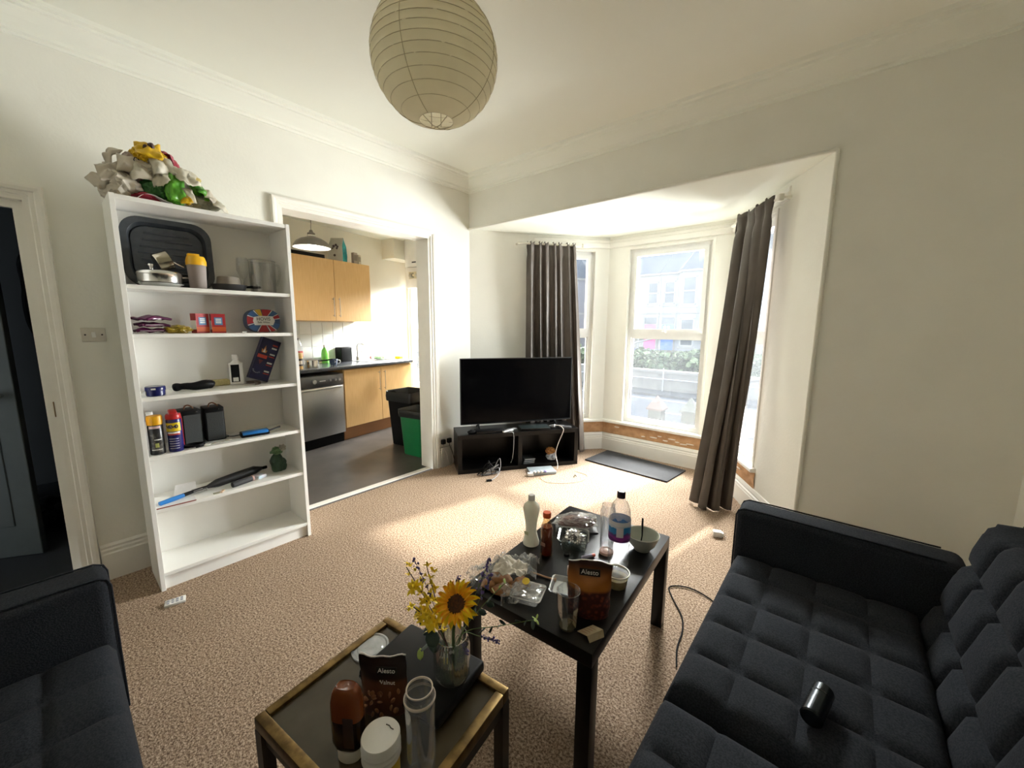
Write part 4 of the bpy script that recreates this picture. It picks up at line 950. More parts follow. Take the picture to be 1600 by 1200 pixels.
vs = [(x,y,z) for p,z in lay for x,y in p]; n = len(lay[0][0]); m.add(vs,[(k*n+i,k*n+(i+1)%n,(k+1)*n+(i+1)%n,(k+1)*n+i) for k in range(4) for i in range(n)]+[tuple(4*n+i for i in range(n))]); m.build('tray_body', TRAN, t, smooth=40)

# ================================================================ ON THE SIDE TABLE
ZS = .4405
SR = radians(9)
t = thing('black_box','flat black electronics box under the flower vase','box',(2.062,-2.236,ZS),radians(10))
m = MB(); m.rbox(0,.285,-.205,0,.012,.045,.010,3); m.build('casing', BLACK, t, smooth=40)
m = MB(); m.box(.006,.279,-.2062,-.2045,.024,.030); m.build('seam_slot', BLACKGLOSS, t)
for x in (.03,.255):
    for y in (-.03,-.175): m = MB(); m.lathe([(.010,0),(.010,.0125)],14,M=TR(x,y,0)); m.build('foot', BLACK, t)
t = thing('snack_tub_cover','round clear plastic tub lid half under the black box','lid',(2.012,-2.352,ZS))
m = MB(); m.lathe([(.052,0),(.055,.002),(.055,.006),(.050,.007),(.046,.004),(.038,.004),(.036,.0055),(.002,.0055)],36); m.build('lid_disc', glassy('cloudy_clear_lid',(.92,.93,.94),.15,.6,.12,haze=.35,hazecol=(.72,.74,.76)), t, smooth=30)
t = nut_pouch('open dark pouch of walnuts leaning against the black box',(2.222,-2.432,ZS),radians(38),.118,.158,.050,8,'Alesto',POUCH2,None)
sign(t,'Alesto',.017,-.0105,.126,.052,.020,rx=-.09,x=.012)
lettering('product_name','Walnut',.015,PRW,t,(.012,-.0165,.098),(pi/2-.06,0,0))
wn = MB(); wn.bm((lambda bm:(bmesh.ops.create_icosphere(bm,subdivisions=2,radius=1),bm)[1])(bmesh.new())); wn.v = [tuple(Vector(p)*(1+.25*nz(p,2.2,4))*.008) for p in wn.v]; wme = wn.mesh('walnut_print', mat('walnut_brown',(.20,.085,.03),.5), 60)
for k in range(18):
    x,z = rn.uniform(-.044,.044), rn.uniform(.012,.075); o = link('walnut_print', wme, t, (x,-.0240*(sin(pi*(x/.118+.5))**.5),z),(k,k*2,k*3)); o.scale = (.9,.4,.9)
# squeezy bottle standing on its cap
t = thing('sauce_squeezer','brown squeezy sauce bottle standing on its white cap','bottle',(2.258,-2.545,ZS),radians(35))
m = MB(); m.lathe([(.022,0),(.024,.003),(.024,.024),(.022,.027)],24,sx=1.15,sy=.8); m.build('cap', mat('offwhite_cap',(.66,.62,.54),.5), t, smooth=40)
m = MB()
def se(r,z,sx=1.15,sy=.72,n=28): return [(r*sx*math.copysign(abs(cos(2*pi*i/n))**.7,cos(2*pi*i/n)), r*sy*math.copysign(abs(sin(2*pi*i/n))**.7,sin(2*pi*i/n)), z) for i in range(n)]
lay = [se(.020,.027),se(.026,.034),se(.031,.05),se(.032,.11),se(.031,.150),se(.027,.172),se(.022,.182),se(.018,.186),se(.016,.184)]
vs = [p for l in lay for p in l]; m.add(vs,[(k*28+i,k*28+(i+1)%28,(k+1)*28+(i+1)%28,(k+1)*28+i) for k in range(8) for i in range(28)]+[tuple(8*28+i for i in range(28))],0)
for i in range(len(m.f)): m.m[i] = 1 if i//28 < 3 else 0
m.build('body', [mat('brown_sauce_plastic',(.20,.055,.014),.22,scale=10,col2=(.14,.035,.010)),mat('dark_sauce_plastic',(.020,.008,.005),.22)], t, smooth=50)
m = MB(); m.rbox(.0,.024,-.0246,-.0225,.05,.125,.0005,1); m.build('label', mat('dark_gloss_label',(.05,.03,.025),.15), t)
t = thing('spread_jar','yellow jar with a ribbed white screw lid at the picture bottom','jar',(2.356,-2.522,ZS))
spin([(.036,0),(.038,.004),(.038,.060),(.034,.068)],32).build('jar_body', mat('yellow_jar_label',(.62,.42,.04),.4,scale=25,col2=(.55,.36,.03)), t, smooth=50)
b = MB(); b.lathe([(.0405,.064),(.0415,.067),(.0405,.070),(.0405,.076),(.0415,.079),(.0405,.082),(.0405,.088),(.0415,.091),(.0405,.094),(.0405,.110),(.039,.113),(.036,.1125),(.002,.1120)],40); lid = b.build('lid', mat('white_ribbed_lid',(.74,.72,.67),.5), t, smooth=30)
m = MB(); m.tube([(.012,.024,.1128),(.005,.022,.1130),(-.002,.023,.1128),(-.010,.020,.1128)],.0012,6); m.build('stain', mat('dark_lid_stain',(.10,.09,.07),.7), lid)
t = thing('plastic_tumbler','tall clear plastic bottle without lid next to the white-lidded jar','tumbler',(2.402,-2.452,ZS))
b = MB(); b.shell([(.002,.010),(.012,.014),(.022,.006),(.028,.002),(.031,.008),(.0325,.05),(.0315,.11),(.0335,.165),(.0335,.180),(.029,.188),(.0285,.200),(.0265,.200),(.0265,.187),(.0315,.178),(.0295,.11),(.0305,.05),(.029,.01)],36); b.build('wall', PET, t, smooth=45)
b = MB(); b.lathe([(.027,.198),(.0292,.200),(.0292,.203),(.027,.2035),(.0262,.201),(.027,.198)],36,closed=True); b.build('rim', mat('cream_translucent_rim',(.66,.58,.50),.4), t, smooth=50)
b = MB(); b.lathe([(.0330,.176),(.0345,.179),(.0345,.182),(.0325,.184)],36,closed=True); b.build('shoulder_ring', mat('cream_translucent_rim',(.66,.58,.50),.4), t, smooth=50)

# ---------------------------------------------------------------- vase and flowers
VX, VY, VZ = 2.312,-2.283,ZS+.0455
t = thing('flower_vase','ribbed clear glass vase on the black box','vase',(VX,VY,VZ))
wob = lambda a,k: 1+(.022 if k > 1 else 0)*cos(22*a)
b = MB(); b.lathe([(.034,0),(.044,.005),(.0475,.016),(.0475,.095),(.044,.112),(.041,.118),(.041,.124),(.039,.124),(.039,.117),(.0445,.095),(.0445,.020),(.036,.010),(.001,.009)],66,closed=True,wob=wob); b.build('glass_wall', glassy('cut_vase_glass',(.96,.975,.96),.26,.95,.05), t, smooth=70)
b = MB(); b.lathe([(.001,.0105),(.036,.0105),(.0435,.020),(.0438,.060),(.001,.0605)],40); b.build('water', glassy('vase_water',(.93,.95,.90),.10,.5,.02), t, smooth=40)
GREEN = mat('flower_stem_green',(.10,.17,.045),.5); EUC = mat('eucalyptus_leaf',(.030,.060,.048),.6,scale=30,col2=(.02,.045,.035)); EUL = mat('young_leaf_green',(.33,.45,.10),.6)
YEL = mat('yellow_petal',(.95,.76,.03),.55,scale=60,col2=(.90,.64,.02)); ORG = mat('sunflower_petal',(.95,.55,.02),.55,scale=40,col2=(.92,.36,.01)); DISK = mat('sunflower_disc',(.035,.014,.006),.9,scale=160,col2=(.10,.035,.008),bump=1.); LAV = mat('lavender_purple',(.16,.12,.34),.7,scale=80,col2=(.07,.05,.16)); TWIG = mat('brown_twig',(.10,.06,.03),.7)
def V(x,y,z): return Vector((x-VX,y-VY,z-VZ))
def stem_to(parent, tip, r=.0016, m=GREEN, bend=.02, name='stem'):
    base = Vector((rn.uniform(-.015,.015),rn.uniform(-.015,.015),.014)); mid = Vector((tip.x*.35,tip.y*.35,.125)); 
    if Vector((mid.x,mid.y)).length > .028: k = .028/Vector((mid.x,mid.y)).length; mid.x *= k; mid.y *= k
    pts = smoothcurve([base, mid, (mid+tip)/2+Vector((rn.uniform(-1,1)*bend*.3,rn.uniform(-1,1)*bend*.3,bend*.4)), tip],6)
    b = MB(); b.tube(pts,r,6); return b.build(name, m, parent, smooth=60), pts
# sunflower
t = thing('sunflower','orange-yellow sunflower with a dark centre in the glass vase','flower',(VX,VY,VZ))
head = V(2.325,-2.275,.702); stem_to(t, head-Vector((-.002,.004,.008)), .0042)
fd = Vector((.32,-.55,.72)).normalized(); q = fd.to_track_quat('Z','Y')
H = Matrix.Translation(head) @ q.to_matrix().to_4x4()
b = MB(); b.lathe([(.026,-.004),(.027,.003),(.020,.008),(.010,.006),(.001,.004)],32); b.v = [tuple(H @ Vector(p)) for p in b.v]; b.build('disc', DISK, t, smooth=60)
b = MB(); b.lathe([(.004,-.016),(.018,-.010),(.027,-.003)],20); b.v = [tuple(H @ Vector(p)) for p in b.v]; b.build('calyx', GREEN, t, smooth=60)
pm = MB(); PL = .034
pm.grid(6,8,lambda u,v:((u-.5)*.0145*sin(pi*(.12+.88*v))**.7*(1-.2*v), PL*v, .007*sin(pi*v*.9)+.003*abs(u-.5)*4-.004*v*v)); pme = pm.mesh('petal',[ORG],60)
pm2 = MB(); pm2.v = [tuple(p) for p in pm.v]; pm2.f = pm.f; pm2.m = pm.m; pme2 = pm2.mesh('petal',[YEL],60)
for ring,(n,r0,tilt,sc) in enumerate(((21,.0215,.30,1.0),(19,.0235,.05,1.12))):
    for k in range(n):
        a = 2*pi*(k+.5*ring)/n+rn.uniform(-.08,.08)
        o = link('petal', pme if ring == 0 else pme2, t); o.matrix_local = H @ Matrix.Rotation(a,4,'Z') @ Matrix.Translation((0,r0,0)) @ Matrix.Rotation(tilt+rn.uniform(-.2,.25),4,'X') @ Matrix.Rotation(rn.uniform(-.3,.3),4,'Y') @ Matrix.Scale(sc*rn.uniform(.88,1.1),4)
# yellow blossom sprigs
bl = MB()
for k in range(4):
    M_ = Matrix.Rotation(k*pi/2+.3,4,'Z') @ Matrix.Rotation(.5,4,'X')
    bl.grid(3,4,lambda u,v:((u-.5)*.007*sin(pi*(.15+.8*v)),.015*v,.003*sin(pi*v)),0,M_)
blm = bl.mesh('blossom',[YEL],70)
for si,(tip,lab) in enumerate(((V(2.186,-2.330,.775),'tallest yellow blossom sprig reaching toward the carpet'),(V(2.235,-2.300,.785),'yellow blossom sprig rising beside the lavender'),(V(2.235,-2.345,.690),'short yellow blossom sprig low on the vase side'),(V(2.275,-2.325,.670),'dense yellow blossom sprig under the sunflower'))):
    t = thing('yellow_blossom_sprig', lab+' in the vase', 'flower', (VX,VY,VZ), 0, 'yellow blossom sprigs in the vase')
    _, pts = stem_to(t, tip, .0014, TWIG)
    n = len(pts)
    for k in range(14):
        i = int(n*(.52+.47*k/14)); p = pts[min(i,n-1)]
        o = link('blossom', blm, t, p+Vector((rn.gauss(0,.009),rn.gauss(0,.009),rn.gauss(0,.006))), (rn.uniform(-1,1),rn.uniform(-1,1),rn.uniform(0,6))); s = rn.uniform(.8,1.5)*(1.15 if k < 9 else .8); o.scale = (s,s,s)
# lavender
fl = MB(); fl.bm((lambda bm:(bmesh.ops.create_icosphere(bm,subdivisions=1,radius=.0032),bm)[1])(bmesh.new())); flm = fl.mesh('floret',[LAV],60)
for tip,lab,L0 in ((V(2.205,-2.318,.800),'lavender stem leaning left of the yellow sprigs',.40),(V(2.300,-2.245,.748),'lavender stem lying behind the sunflower',.28),(V(2.362,-2.190,.800),'lavender stem rising in front of the bread heap',.28),(V(2.385,-2.205,.775),'second lavender stem beside the bread heap',.3),(V(2.355,-2.270,.575),'lavender head drooping over the vase rim',.3),(V(2.402,-2.200,.588),'lavender stem pointing down toward the table leg',.28)):
    t = thing('lavender_stem', lab, 'flower', (VX,VY,VZ), 0, 'lavender stems in the vase'); _, pts = stem_to(t, tip, .0010, TWIG if L0 > .3 else GREEN); n = len(pts)
    for k in range(34):
        i = min(n-1,int(n*(1-L0*(k/34)))); p = pts[i]
        o = link('floret', flm, t, p+Vector((rn.gauss(0,.0028),rn.gauss(0,.0028),rn.gauss(0,.003)))); s = rn.uniform(.55,1.1); o.scale = (s,s,s*1.4)
# eucalyptus
le = MB(); le.grid(6,6,lambda u,v:((u-.5)*.030*sqrt(max(0,1-(2*v-1)**2)), .030*v, .003*sin(pi*u)+.002*sin(pi*v))); lem = le.mesh('leaf',[EUC],70)
ll = MB(); ll.grid(5,5,lambda u,v:((u-.5)*.015*sqrt(max(0,1-(2*v-1)**2)), .024*v, .002*sin(pi*u))); llm = ll.mesh('leaf',[EUL],70); llm2 = ll.mesh('leaf',[EUC],70)
def leaf(parent, me, p, s, rot): o = link('leaf', me, parent, p, rot); o.scale = (s,s,s)
t = thing('eucalyptus_sprig','round dark eucalyptus leaves hanging over the bookcase side of the vase','foliage',(VX,VY,VZ)); _, pts = stem_to(t, V(2.222,-2.330,.648), .0013)
for k,(x,y,z,s) in enumerate(((2.226,-2.335,.655,.8),(2.240,-2.330,.640,1.0),(2.262,-2.335,.615,1.2),(2.285,-2.340,.600,1.35),(2.262,-2.345,.575,1.1),(2.300,-2.335,.585,1.2),(2.258,-2.345,.545,.95))): leaf(t, lem if k != 6 else llm, V(x,y,z), s*.95 if k != 6 else 1.2, (rn.uniform(.4,1.1),rn.uniform(-.5,.5),rn.uniform(-1,1)))
t = thing('eucalyptus_sprig','long eucalyptus sprig with a pale green tip reaching over the coffee table edge','foliage',(VX,VY,VZ)); _, pts = stem_to(t, V(2.470,-2.120,.640), .0011)
n = len(pts)
for k in range(7): leaf(t, llm2, pts[int(n*(.55+.06*k))], 1.0, (rn.uniform(-1.2,1.2),rn.uniform(.3,1.5),rn.uniform(0,6)))
for k in range(4): leaf(t, llm, pts[-1], .6, (rn.uniform(-1,1),rn.uniform(-1,1),k*1.6))
t = thing('eucalyptus_sprig','thin leafy sprig between the sunflower and the bread heap','foliage',(VX,VY,VZ)); _, pts = stem_to(t, V(2.395,-2.165,.735), .0011); n = len(pts)
for k in range(8): leaf(t, llm2 if k < 5 else llm, pts[min(n-1,int(n*(.50+.065*k)))], 1.1 if k < 5 else .7, (rn.uniform(-1.2,1.2),rn.uniform(.3,1.5),rn.uniform(0,6)))

# ================================================================ ON THE BOOKCASE
S1,S2,S3,S4,S5 = SHZ[5]+.0005, SHZ[4]+.0005, SHZ[3]+.0005, SHZ[2]+.0005, SHZ[1]+.0005
# roasting tray leaning on the back panel
t = thing('roasting_tray','large dark ribbed roasting tray leaning behind the pans on the top shelf','tray',(.175,-2.402,S1))
def rrect(w,h,r,n=8,bulge=.0):
    out = []
    for sx,sz,a0 in ((1,1,0),(-1,1,pi/2),(-1,-1,pi),(1,-1,1.5*pi)):
        for k in range(n+1): a = a0+pi/2*k/n; out.append((sx*(w-r)+r*cos(a), sz*(h-r)+r*sin(a)))
    return out
TRAYM = mat('dark_enamel_tray',(.030,.036,.042),.35,scale=30,col2=(.045,.05,.056))
m = MB(); Wt,Ht = .192,.182
lay = [(rrect(Wt*.78,Ht*.76,.07),.012),(rrect(Wt*.80,Ht*.78,.07),.020),(rrect(Wt*.86,Ht*.86,.075),-.006),(rrect(Wt*.99,Ht*.99,.085),-.010),(rrect(Wt,Ht,.085),-.007),(rrect(Wt*.88,Ht*.88,.078),-.001),(rrect(Wt*.81,Ht*.79,.07),.026)]
M_ = TR(-.022,0,Ht+.002,ry=-.05) @ Matrix(((0,0,-1,0),(1,0,0,0),(0,1,0,0),(0,0,0,1)))
n = len(lay[0][0]); vs = [(x,y,z) for p,z in lay for x,y in p]
m.add(vs,[(k*n+i,k*n+(i+1)%n,(k+1)*n+(i+1)%n,(k+1)*n+i) for k in range(6) for i in range(n)]+[tuple(6*n+i for i in range(n)),tuple(range(n))],0,M_); m.build('tray_body', TRAYM, t, smooth=40, fix=True)
for k in range(7):
    m = MB(); y = -.10+.034*k; hw = .13-.02*abs(k-3)*.6; m.tube([(-hw,y,.012),(hw,y,.012)],.0055,8,0,M_); m.build('rib', TRAYM, t, smooth=60)
t = thing('dinner_plate','pale plate under the steel frying pan on the top shelf','plate',(.262,-2.470,S1)); spin([(.06,0),(.065,.002),(.092,.016),(.094,.018),(.090,.019),(.06,.006),(.002,.006)],36).build('plate_body', mat('grey_white_china',(.55,.56,.54),.3), t, smooth=50)
t = thing('steel_pan','shallow stainless steel pan with its lid on the top shelf','pan',(.264,-2.472,S1+.0195))
b = MB(); b.lathe([(.084,0),(.089,.004),(.091,.040),(.094,.044),(.093,.046),(.089,.042)],40); b.build('pan_body', CHROME, t, smooth=40)
b = MB(); b.lathe([(.093,.046),(.092,.052),(.080,.062),(.04,.068),(.002,.069)],40); b.build('lid', CHROME, t, smooth=50)
b = MB(); b.lathe([(.008,.068),(.008,.082),(.014,.088),(.012,.096),(.002,.098)],18,M=TR(0,-.03,0)); b.build('lid_knob', CHROME, t, smooth=50)
b = MB(); b.tube([(.0,.088,.036),(.0,.13,.040),(.0,.145,.040)],.005,8); b.build('handle', CHROME, t, smooth=50)
t = thing('steel_pan','small steel saucepan tipped on top of the flat pan','pan',(.240,-2.450,S1+.136))
b = MB(); b.shell([(.001,-.030),(.044,-.030),(.047,-.026),(.048,.030),(.050,.031),(.046,.029),(.045,-.024),(.001,-.026)],32,M=TR(0,0,0,rx=-1.15)); b.build('pan_body', mat('tarnished_steel',(.50,.46,.36),.22,1.), t, smooth=40)
b = MB(); b.tube([(.0,-.02,.02),(0,.06,-.02)],.004,8,M=TR(.03,.02,-.005)); b.build('handle', CHROME, t, smooth=50)
t = thing('protein_shaker','clear protein shaker with a yellow lid on the top shelf','bottle',(.285,-2.318,S1))
spin([(.034,0),(.037,.004),(.043,.130)],28).build('cup', papery('cloudy_shaker_plastic',(.46,.40,.37),.35), t, smooth=50)
b = spin([(.046,.126),(.046,.146),(.041,.166),(.038,.172),(.002,.173)],28); lid = b.build('lid', mat('bright_yellow_lid',(.85,.47,.01),.4), t, smooth=40)
m = MB(); m.rbox(-.012,.014,-.036,.016,.170,.186,.004,2); m.build('flip_spout', mat('bright_yellow_lid',(.85,.47,.01),.4), lid, smooth=40)
t = thing('frying_pan','dark frying pan lying flat beside the shaker','pan',(.245,-2.165,S1))
spin([(.070,0),(.075,.002),(.088,.036),(.091,.037),(.086,.035),(.073,.005),(.002,.005)],36).build('pan_body', mat('dark_nonstick',(.03,.03,.032),.35), t, smooth=50)
b = MB(); b.tube([(.0,.088,.030),(.005,.12,.034),(.01,.16,.036)],[.006,.009,.008],10); b.build('handle', BLACK, t, smooth=60)
t = thing('food_tub','cloudy plastic food tub upside down in the dark frying pan','tub',(.225,-2.160,S1+.0065)); spin([(.066,.030),(.068,.033),(.060,.036),(.054,.075),(.050,.078),(.002,.078)],28).build('tub_wall', papery('cloudy_tub',(.52,.47,.40),.4), t, smooth=40)
t = thing('measuring_jug','clear glass measuring jug at the end of the top shelf','jug',(.235,-1.982,S1))
b = MB(); b.shell([(.002,.004),(.062,.0),(.068,.004),(.072,.19),(.075,.195),(.070,.194),(.065,.008),(.002,.008)],36); b.build('glass_wall', glassy('jug_glass',(.90,.90,.89),.10,.65,.02,haze=.06), t, smooth=40)
b = MB(); b.tube(smoothcurve([(.02,.068,.175),(.02,.088,.17),(.02,.090,.11),(.02,.069,.05)],6),.006,8); b.build('handle', GLS, t, smooth=60)
b = MB(); b.lathe([(.0725,.192),(.0745,.1945),(.0725,.197),(.0705,.1945),(.0725,.192)],36,closed=True); b.build('rim', GLS, t, smooth=60)
t = thing('wine_glass','faint wine glass behind the measuring jug','glass',(.145,-2.060,S1))
b = MB(); b.shell([(.030,0),(.030,.002),(.004,.006),(.0035,.085),(.018,.10),(.032,.135),(.032,.17),(.028,.215)],24); b.build('glass_wall', GLS, t, smooth=50)
# second shelf
PUR = mat('purple_pouch_print',(.10,.006,.055),.5,scale=20,col2=(.03,.003,.017),spec=.25)
for k,(y,z,lab) in enumerate(((-2.535,.000,'lowest purple pouch in the pile on the second shelf'),(-2.525,.030,'middle purple pouch in the pile on the second shelf'),(-2.530,.062,'topmost purple pouch in the pile on the second shelf'))):
    t = thing('snack_pouch', lab, 'food packet', (.255,y,S2+z), .2*k, 'purple pouches on the second shelf')
    m = sheet(.125,.115,.014,k+2,14,14,12,dome=.006); m.v = [(x,y,z+.012) for x,y,z in m.v]; o = m.build('pouch', PUR, t, smooth=30); q = o.modifiers.new('thickness','SOLIDIFY'); q.thickness = .011; q.offset = -1
    m = MB(); m.box(.052,.060,-.045,.045,.012,.016); m.build('seal_strip', mat('silver_seal',(.55,.45,.52),.35,.5), t)
t = thing('snack_pouch','olive yellow crisp packet beside the purple pouches','food packet',(.275,-2.425,S2),.1); m = blob(.055,.058,.024,31,.25,9,4,flat=-.02); m.v = [(x,y,z+.021) for x,y,z in m.v]; m.build('packet', mat('olive_gold_foil',(.42,.31,.03),.3,scale=14,col2=(.26,.18,.015)), t, smooth=35)
RED = mat('red_tea_box',(.42,.025,.03),.45,scale=12,col2=(.34,.015,.02)); TBL = mat('tea_blue_panel',(.08,.22,.42),.5); TOR = mat('tea_orange_band',(.65,.12,.03),.5)
for y0,rz,lab in ((-2.342,.30,'red tea carton turned sideways next to its twin'),(-2.272,-.06,'red tea carton facing the room next to its twin')):
    t = thing('tea_carton', lab, 'box', (.265,y0,S2), rz, 'red tea cartons on the second shelf')
    m = MB(); m.box(-.05,0,0,.066,0,.108); m.build('carton', RED, t)
    m = MB(); m.box(0,.0008,.014,.052,.045,.088); p = m.build('front_panel', TBL, t)
    for z in (.078,.068,.058): m = MB(); m.box(.0008,.0012,.020,.046,z-.003,z+.003); m.build('print_line', PRW, p)
    m = MB(); m.box(0,.0008,.0,.066,.008,.034); m.build('orange_band', TOR, t)
    m = MB(); m.box(-.05,-.0,-.0008,0,.02,.07); m.build('side_panel', PRW, t)
# oval bread tub with union-flag style print
t = thing('bread_tub','oval tin-shaped bread pack with red, white and blue bands','food packet',(.255,-2.002,S2))
m = MB(); NA = 48; oval = [(.092*math.copysign(abs(cos(2*pi*i/NA))**.75,cos(2*pi*i/NA)), .072+.070*math.copysign(abs(sin(2*pi*i/NA))**.75,sin(2*pi*i/NA))) for i in range(NA)]
m.add([(-.07,y,z) for y,z in oval]+[(.0,y,z) for y,z in oval],[tuple(range(NA-1,-1,-1)),tuple(range(NA,2*NA))]+[(i,(i+1)%NA,NA+(i+1)%NA,NA+i) for i in range(NA)]); m.build('tub', mat('navy_tub',(.03,.07,.17),.4), t, smooth=40)
def fan(a0,a1,mt,nm):
    pts = []
    for k in range(7):
        a = a0+(a1-a0)*k/6; pts.append((.091*math.copysign(abs(cos(a))**.75,cos(a)), .072+.069*math.copysign(abs(sin(a))**.75,sin(a))))
    m = MB(); m.add([(.0012,0,.072)]+[(.0012,y,z) for y,z in pts],[tuple(range(8))]); m.build(nm, mt, t, fix=True)
UR = mat('flag_red',(.40,.02,.03),.4); UW = PRW; UY = mat('flag_yellow',(.70,.45,.03),.4); UB = mat('flag_blue',(.04,.12,.30),.4)
for k,(a0,a1,mt) in enumerate(((.10,.16,UW),(.16,.50,UR),(.50,.57,UW),(.62,1.05,UB),(1.08,1.15,UW),(1.15,1.62,UR),(1.66,2.0,UY),(2.05,2.12,UW),(2.15,2.7,UB),(2.75,2.82,UW),(2.85,3.35,UR),(3.40,3.47,UW),(3.6,4.3,UB),(4.35,4.42,UW),(4.45,4.9,UR),(4.95,5.02,UW),(5.05,5.35,UR),(5.38,5.46,UW),(5.5,6.1,UB))): fan(a0,a1,mt,'printed_band')
m = MB(); pl = [(-.052,.045),(.05,.045),(.062,.072),(.050,.100),(-.020,.102),(-.054,.094),(-.060,.07)]; m.add([(.0022,y,z) for y,z in pl],[tuple(range(7))]); pn = m.build('name_panel', PRW, t, fix=True)
lettering('lettering','HOVIS',.027,PRB,pn,(.0028,-.002,.082),(pi/2,0,pi/2),sx=1.0)
lettering('lettering','Soft White',.015,PRB,pn,(.0028,-.002,.062),(pi/2,0,pi/2))
t = thing('pen_cap','tiny pale crumb-like cap on the second shelf before the bread pack','cap',(.330,-2.135,S2)); m = MB(); m.rbox(-.006,.006,-.012,.012,0,.008,.002,2); m.build('cap_shell', WHITEP, t)
# third shelf
t = thing('cream_tin','round dark blue cream tin at the end of the third shelf','tin',(.315,-2.552,S3)); NV = mat('navy_tin',(.008,.012,.10),.25)
b = spin([(.036,0),(.039,.003),(.039,.026),(.037,.028)],32); b.build('tin', NV, t, smooth=40); b = spin([(.0405,.026),(.0415,.030),(.0415,.046),(.039,.049),(.002,.0495)],32); b.build('lid', NV, t, smooth=40)
m = MB(); m.add([(.0419*cos(a),.0419*sin(a),z) for z in (.034,.042) for a in (-.55,-.4,-.25,-.1)],[(i,i+1,5+i,4+i) for i in range(3)]); m.build('print_line', PRW, t)
t = thing('hair_clipper','black cordless grooming tool lying on the third shelf','clipper',(.235,-2.375,S3),0)
m = MB(); m.tube(smoothcurve([(.0,-.095,.022),(.0,-.07,.024),(.01,-.04,.026),(.01,.0,.022),(.0,.05,.026),(-.01,.085,.022),(-.01,.098,.018)],5),[.012,.018,.021,.022,.022,.021,.019,.017,.017,.018,.018,.019,.019,.020,.021,.022,.023,.024,.025,.026,.026,.026,.025,.025,.024,.022,.02,.018,.015,.012,.008][:31],14); m.build('body', BLACK, t, smooth=60)
m = MB(); m.rbox(-.024,.0,.045,.075,.040,.046,.003,2); m.build('switch', CHROME, t, smooth=40)
t = thing('sponge','pale yellow sponge behind the white bottle','sponge',(.140,-2.235,S3)); m = MB(); m.rbox(-.03,.03,-.06,.05,0,.035,.008,3); m.build('sponge_block', mat('pale_yellow_sponge',(.62,.55,.28),.95,scale=90,col2=(.52,.45,.2),bump=.8), t, smooth=40)
t = thing('white_bottle','white flat-shouldered bottle with a black label on the third shelf','bottle',(.170,-2.150,S3))
m = MB(); m.rbox(-.024,.024,-.036,.036,0,.135,.010,3); m.lathe([(.030,.130),(.018,.146),(.0145,.150),(.0145,.156)],24,sx=.8); m.build('body', WHITEP, t, smooth=40)
b = MB(); b.lathe([(.0175,.154),(.0185,.158),(.0175,.182),(.015,.185)],20); b.build('cap', WHITEP, t, smooth=40)
m = MB(); m.box(.0238,.0248,-.034,.010,.018,.125); lb = m.build('label', BLACK, t); m = MB(); m.box(.0248,.0252,-.026,.002,.022,.046); m.build('label_print', PRW, lb)
t = thing('navy_carton','dark blue carton with a flame emblem leaning against the bookcase side','box',(.205,-2.046,S3),0)
m = MB(); M_ = TR(0,.0,.0,rx=-.38); NVB = mat('navy_carton_print',(.012,.014,.085),.4,scale=10,col2=(.008,.009,.05))
m.box(-.045,0,-.055,.055,.0,.27,0,M_); zmin = min(p[2] for p in m.v); M_ = TR(0,0,-zmin,rx=-.38); m = MB(); m.box(-.045,0,-.055,.055,.0,.27,0,M_); m.build('carton', NVB, t)
def on_box(nm,mt,y0,y1,z0,z1): q = MB(); q.box(0,.0008,y0,y1,z0,z1,0,M_); return q.build(nm,mt,t)
CR = mat('carton_red',(.60,.06,.04),.5)
on_box('red_banner',CR,-.050,.004,.140,.162)
q = MB(); q.add([M_@Vector((.0008,y,z)) for y,z in ((-.036,.175),(-.010,.175),(-.006,.195),(-.014,.190),(-.022,.225),(-.030,.192),(-.040,.200))],[tuple(range(7))]); q.build('flame_emblem', mat('flame_orange',(.70,.30,.08),.5), t, fix=True)
q = MB(); q.add([M_@Vector((.0012,y,z)) for y,z in ((-.030,.178),(-.015,.178),(-.022,.205))],[(0,1,2)]); q.build('flame_core', PRW, t, fix=True)
q = MB(); q.add([M_@Vector((.0008,y,z)) for y,z in ((-.038,.128),(-.010,.128),(-.024,.098))],[(0,1,2)]); q.build('arrow_print', mat('dull_red_print',(.22,.05,.06),.5), t, fix=True)
for k,z in enumerate((.235,.215,.175,.118,.062)): on_box('icon_print', PRW if k != 0 else CR, .014,.044,z-.004,z+.006); 
for z in (.160,.104,.048): on_box('icon_print', CR, .012,.046,z-.003,z+.003)
for k in range(6): q = MB(); a = k*.45+3.3; q.box(0,.0009,-.026+.022*cos(a)-.004,-.026+.022*cos(a)+.004,.062+.02*sin(a)-.003,.062+.02*sin(a)+.003,0,M_); q.build('swirl_print', mat('grey_print',(.35,.36,.42),.5), t)
t = thing('leather_strap','coiled brown strap beside the white bottle','strap',(.245,-2.085,S3)); m = MB(); m.tube([(.03*cos(k*.5)*(1-.01*k),.036*sin(k*.5),.005+.0007*k) for k in range(26)],.004,6); m.build('strap_loop', mat('dark_brown_leather',(.06,.035,.02),.5), t, smooth=60)
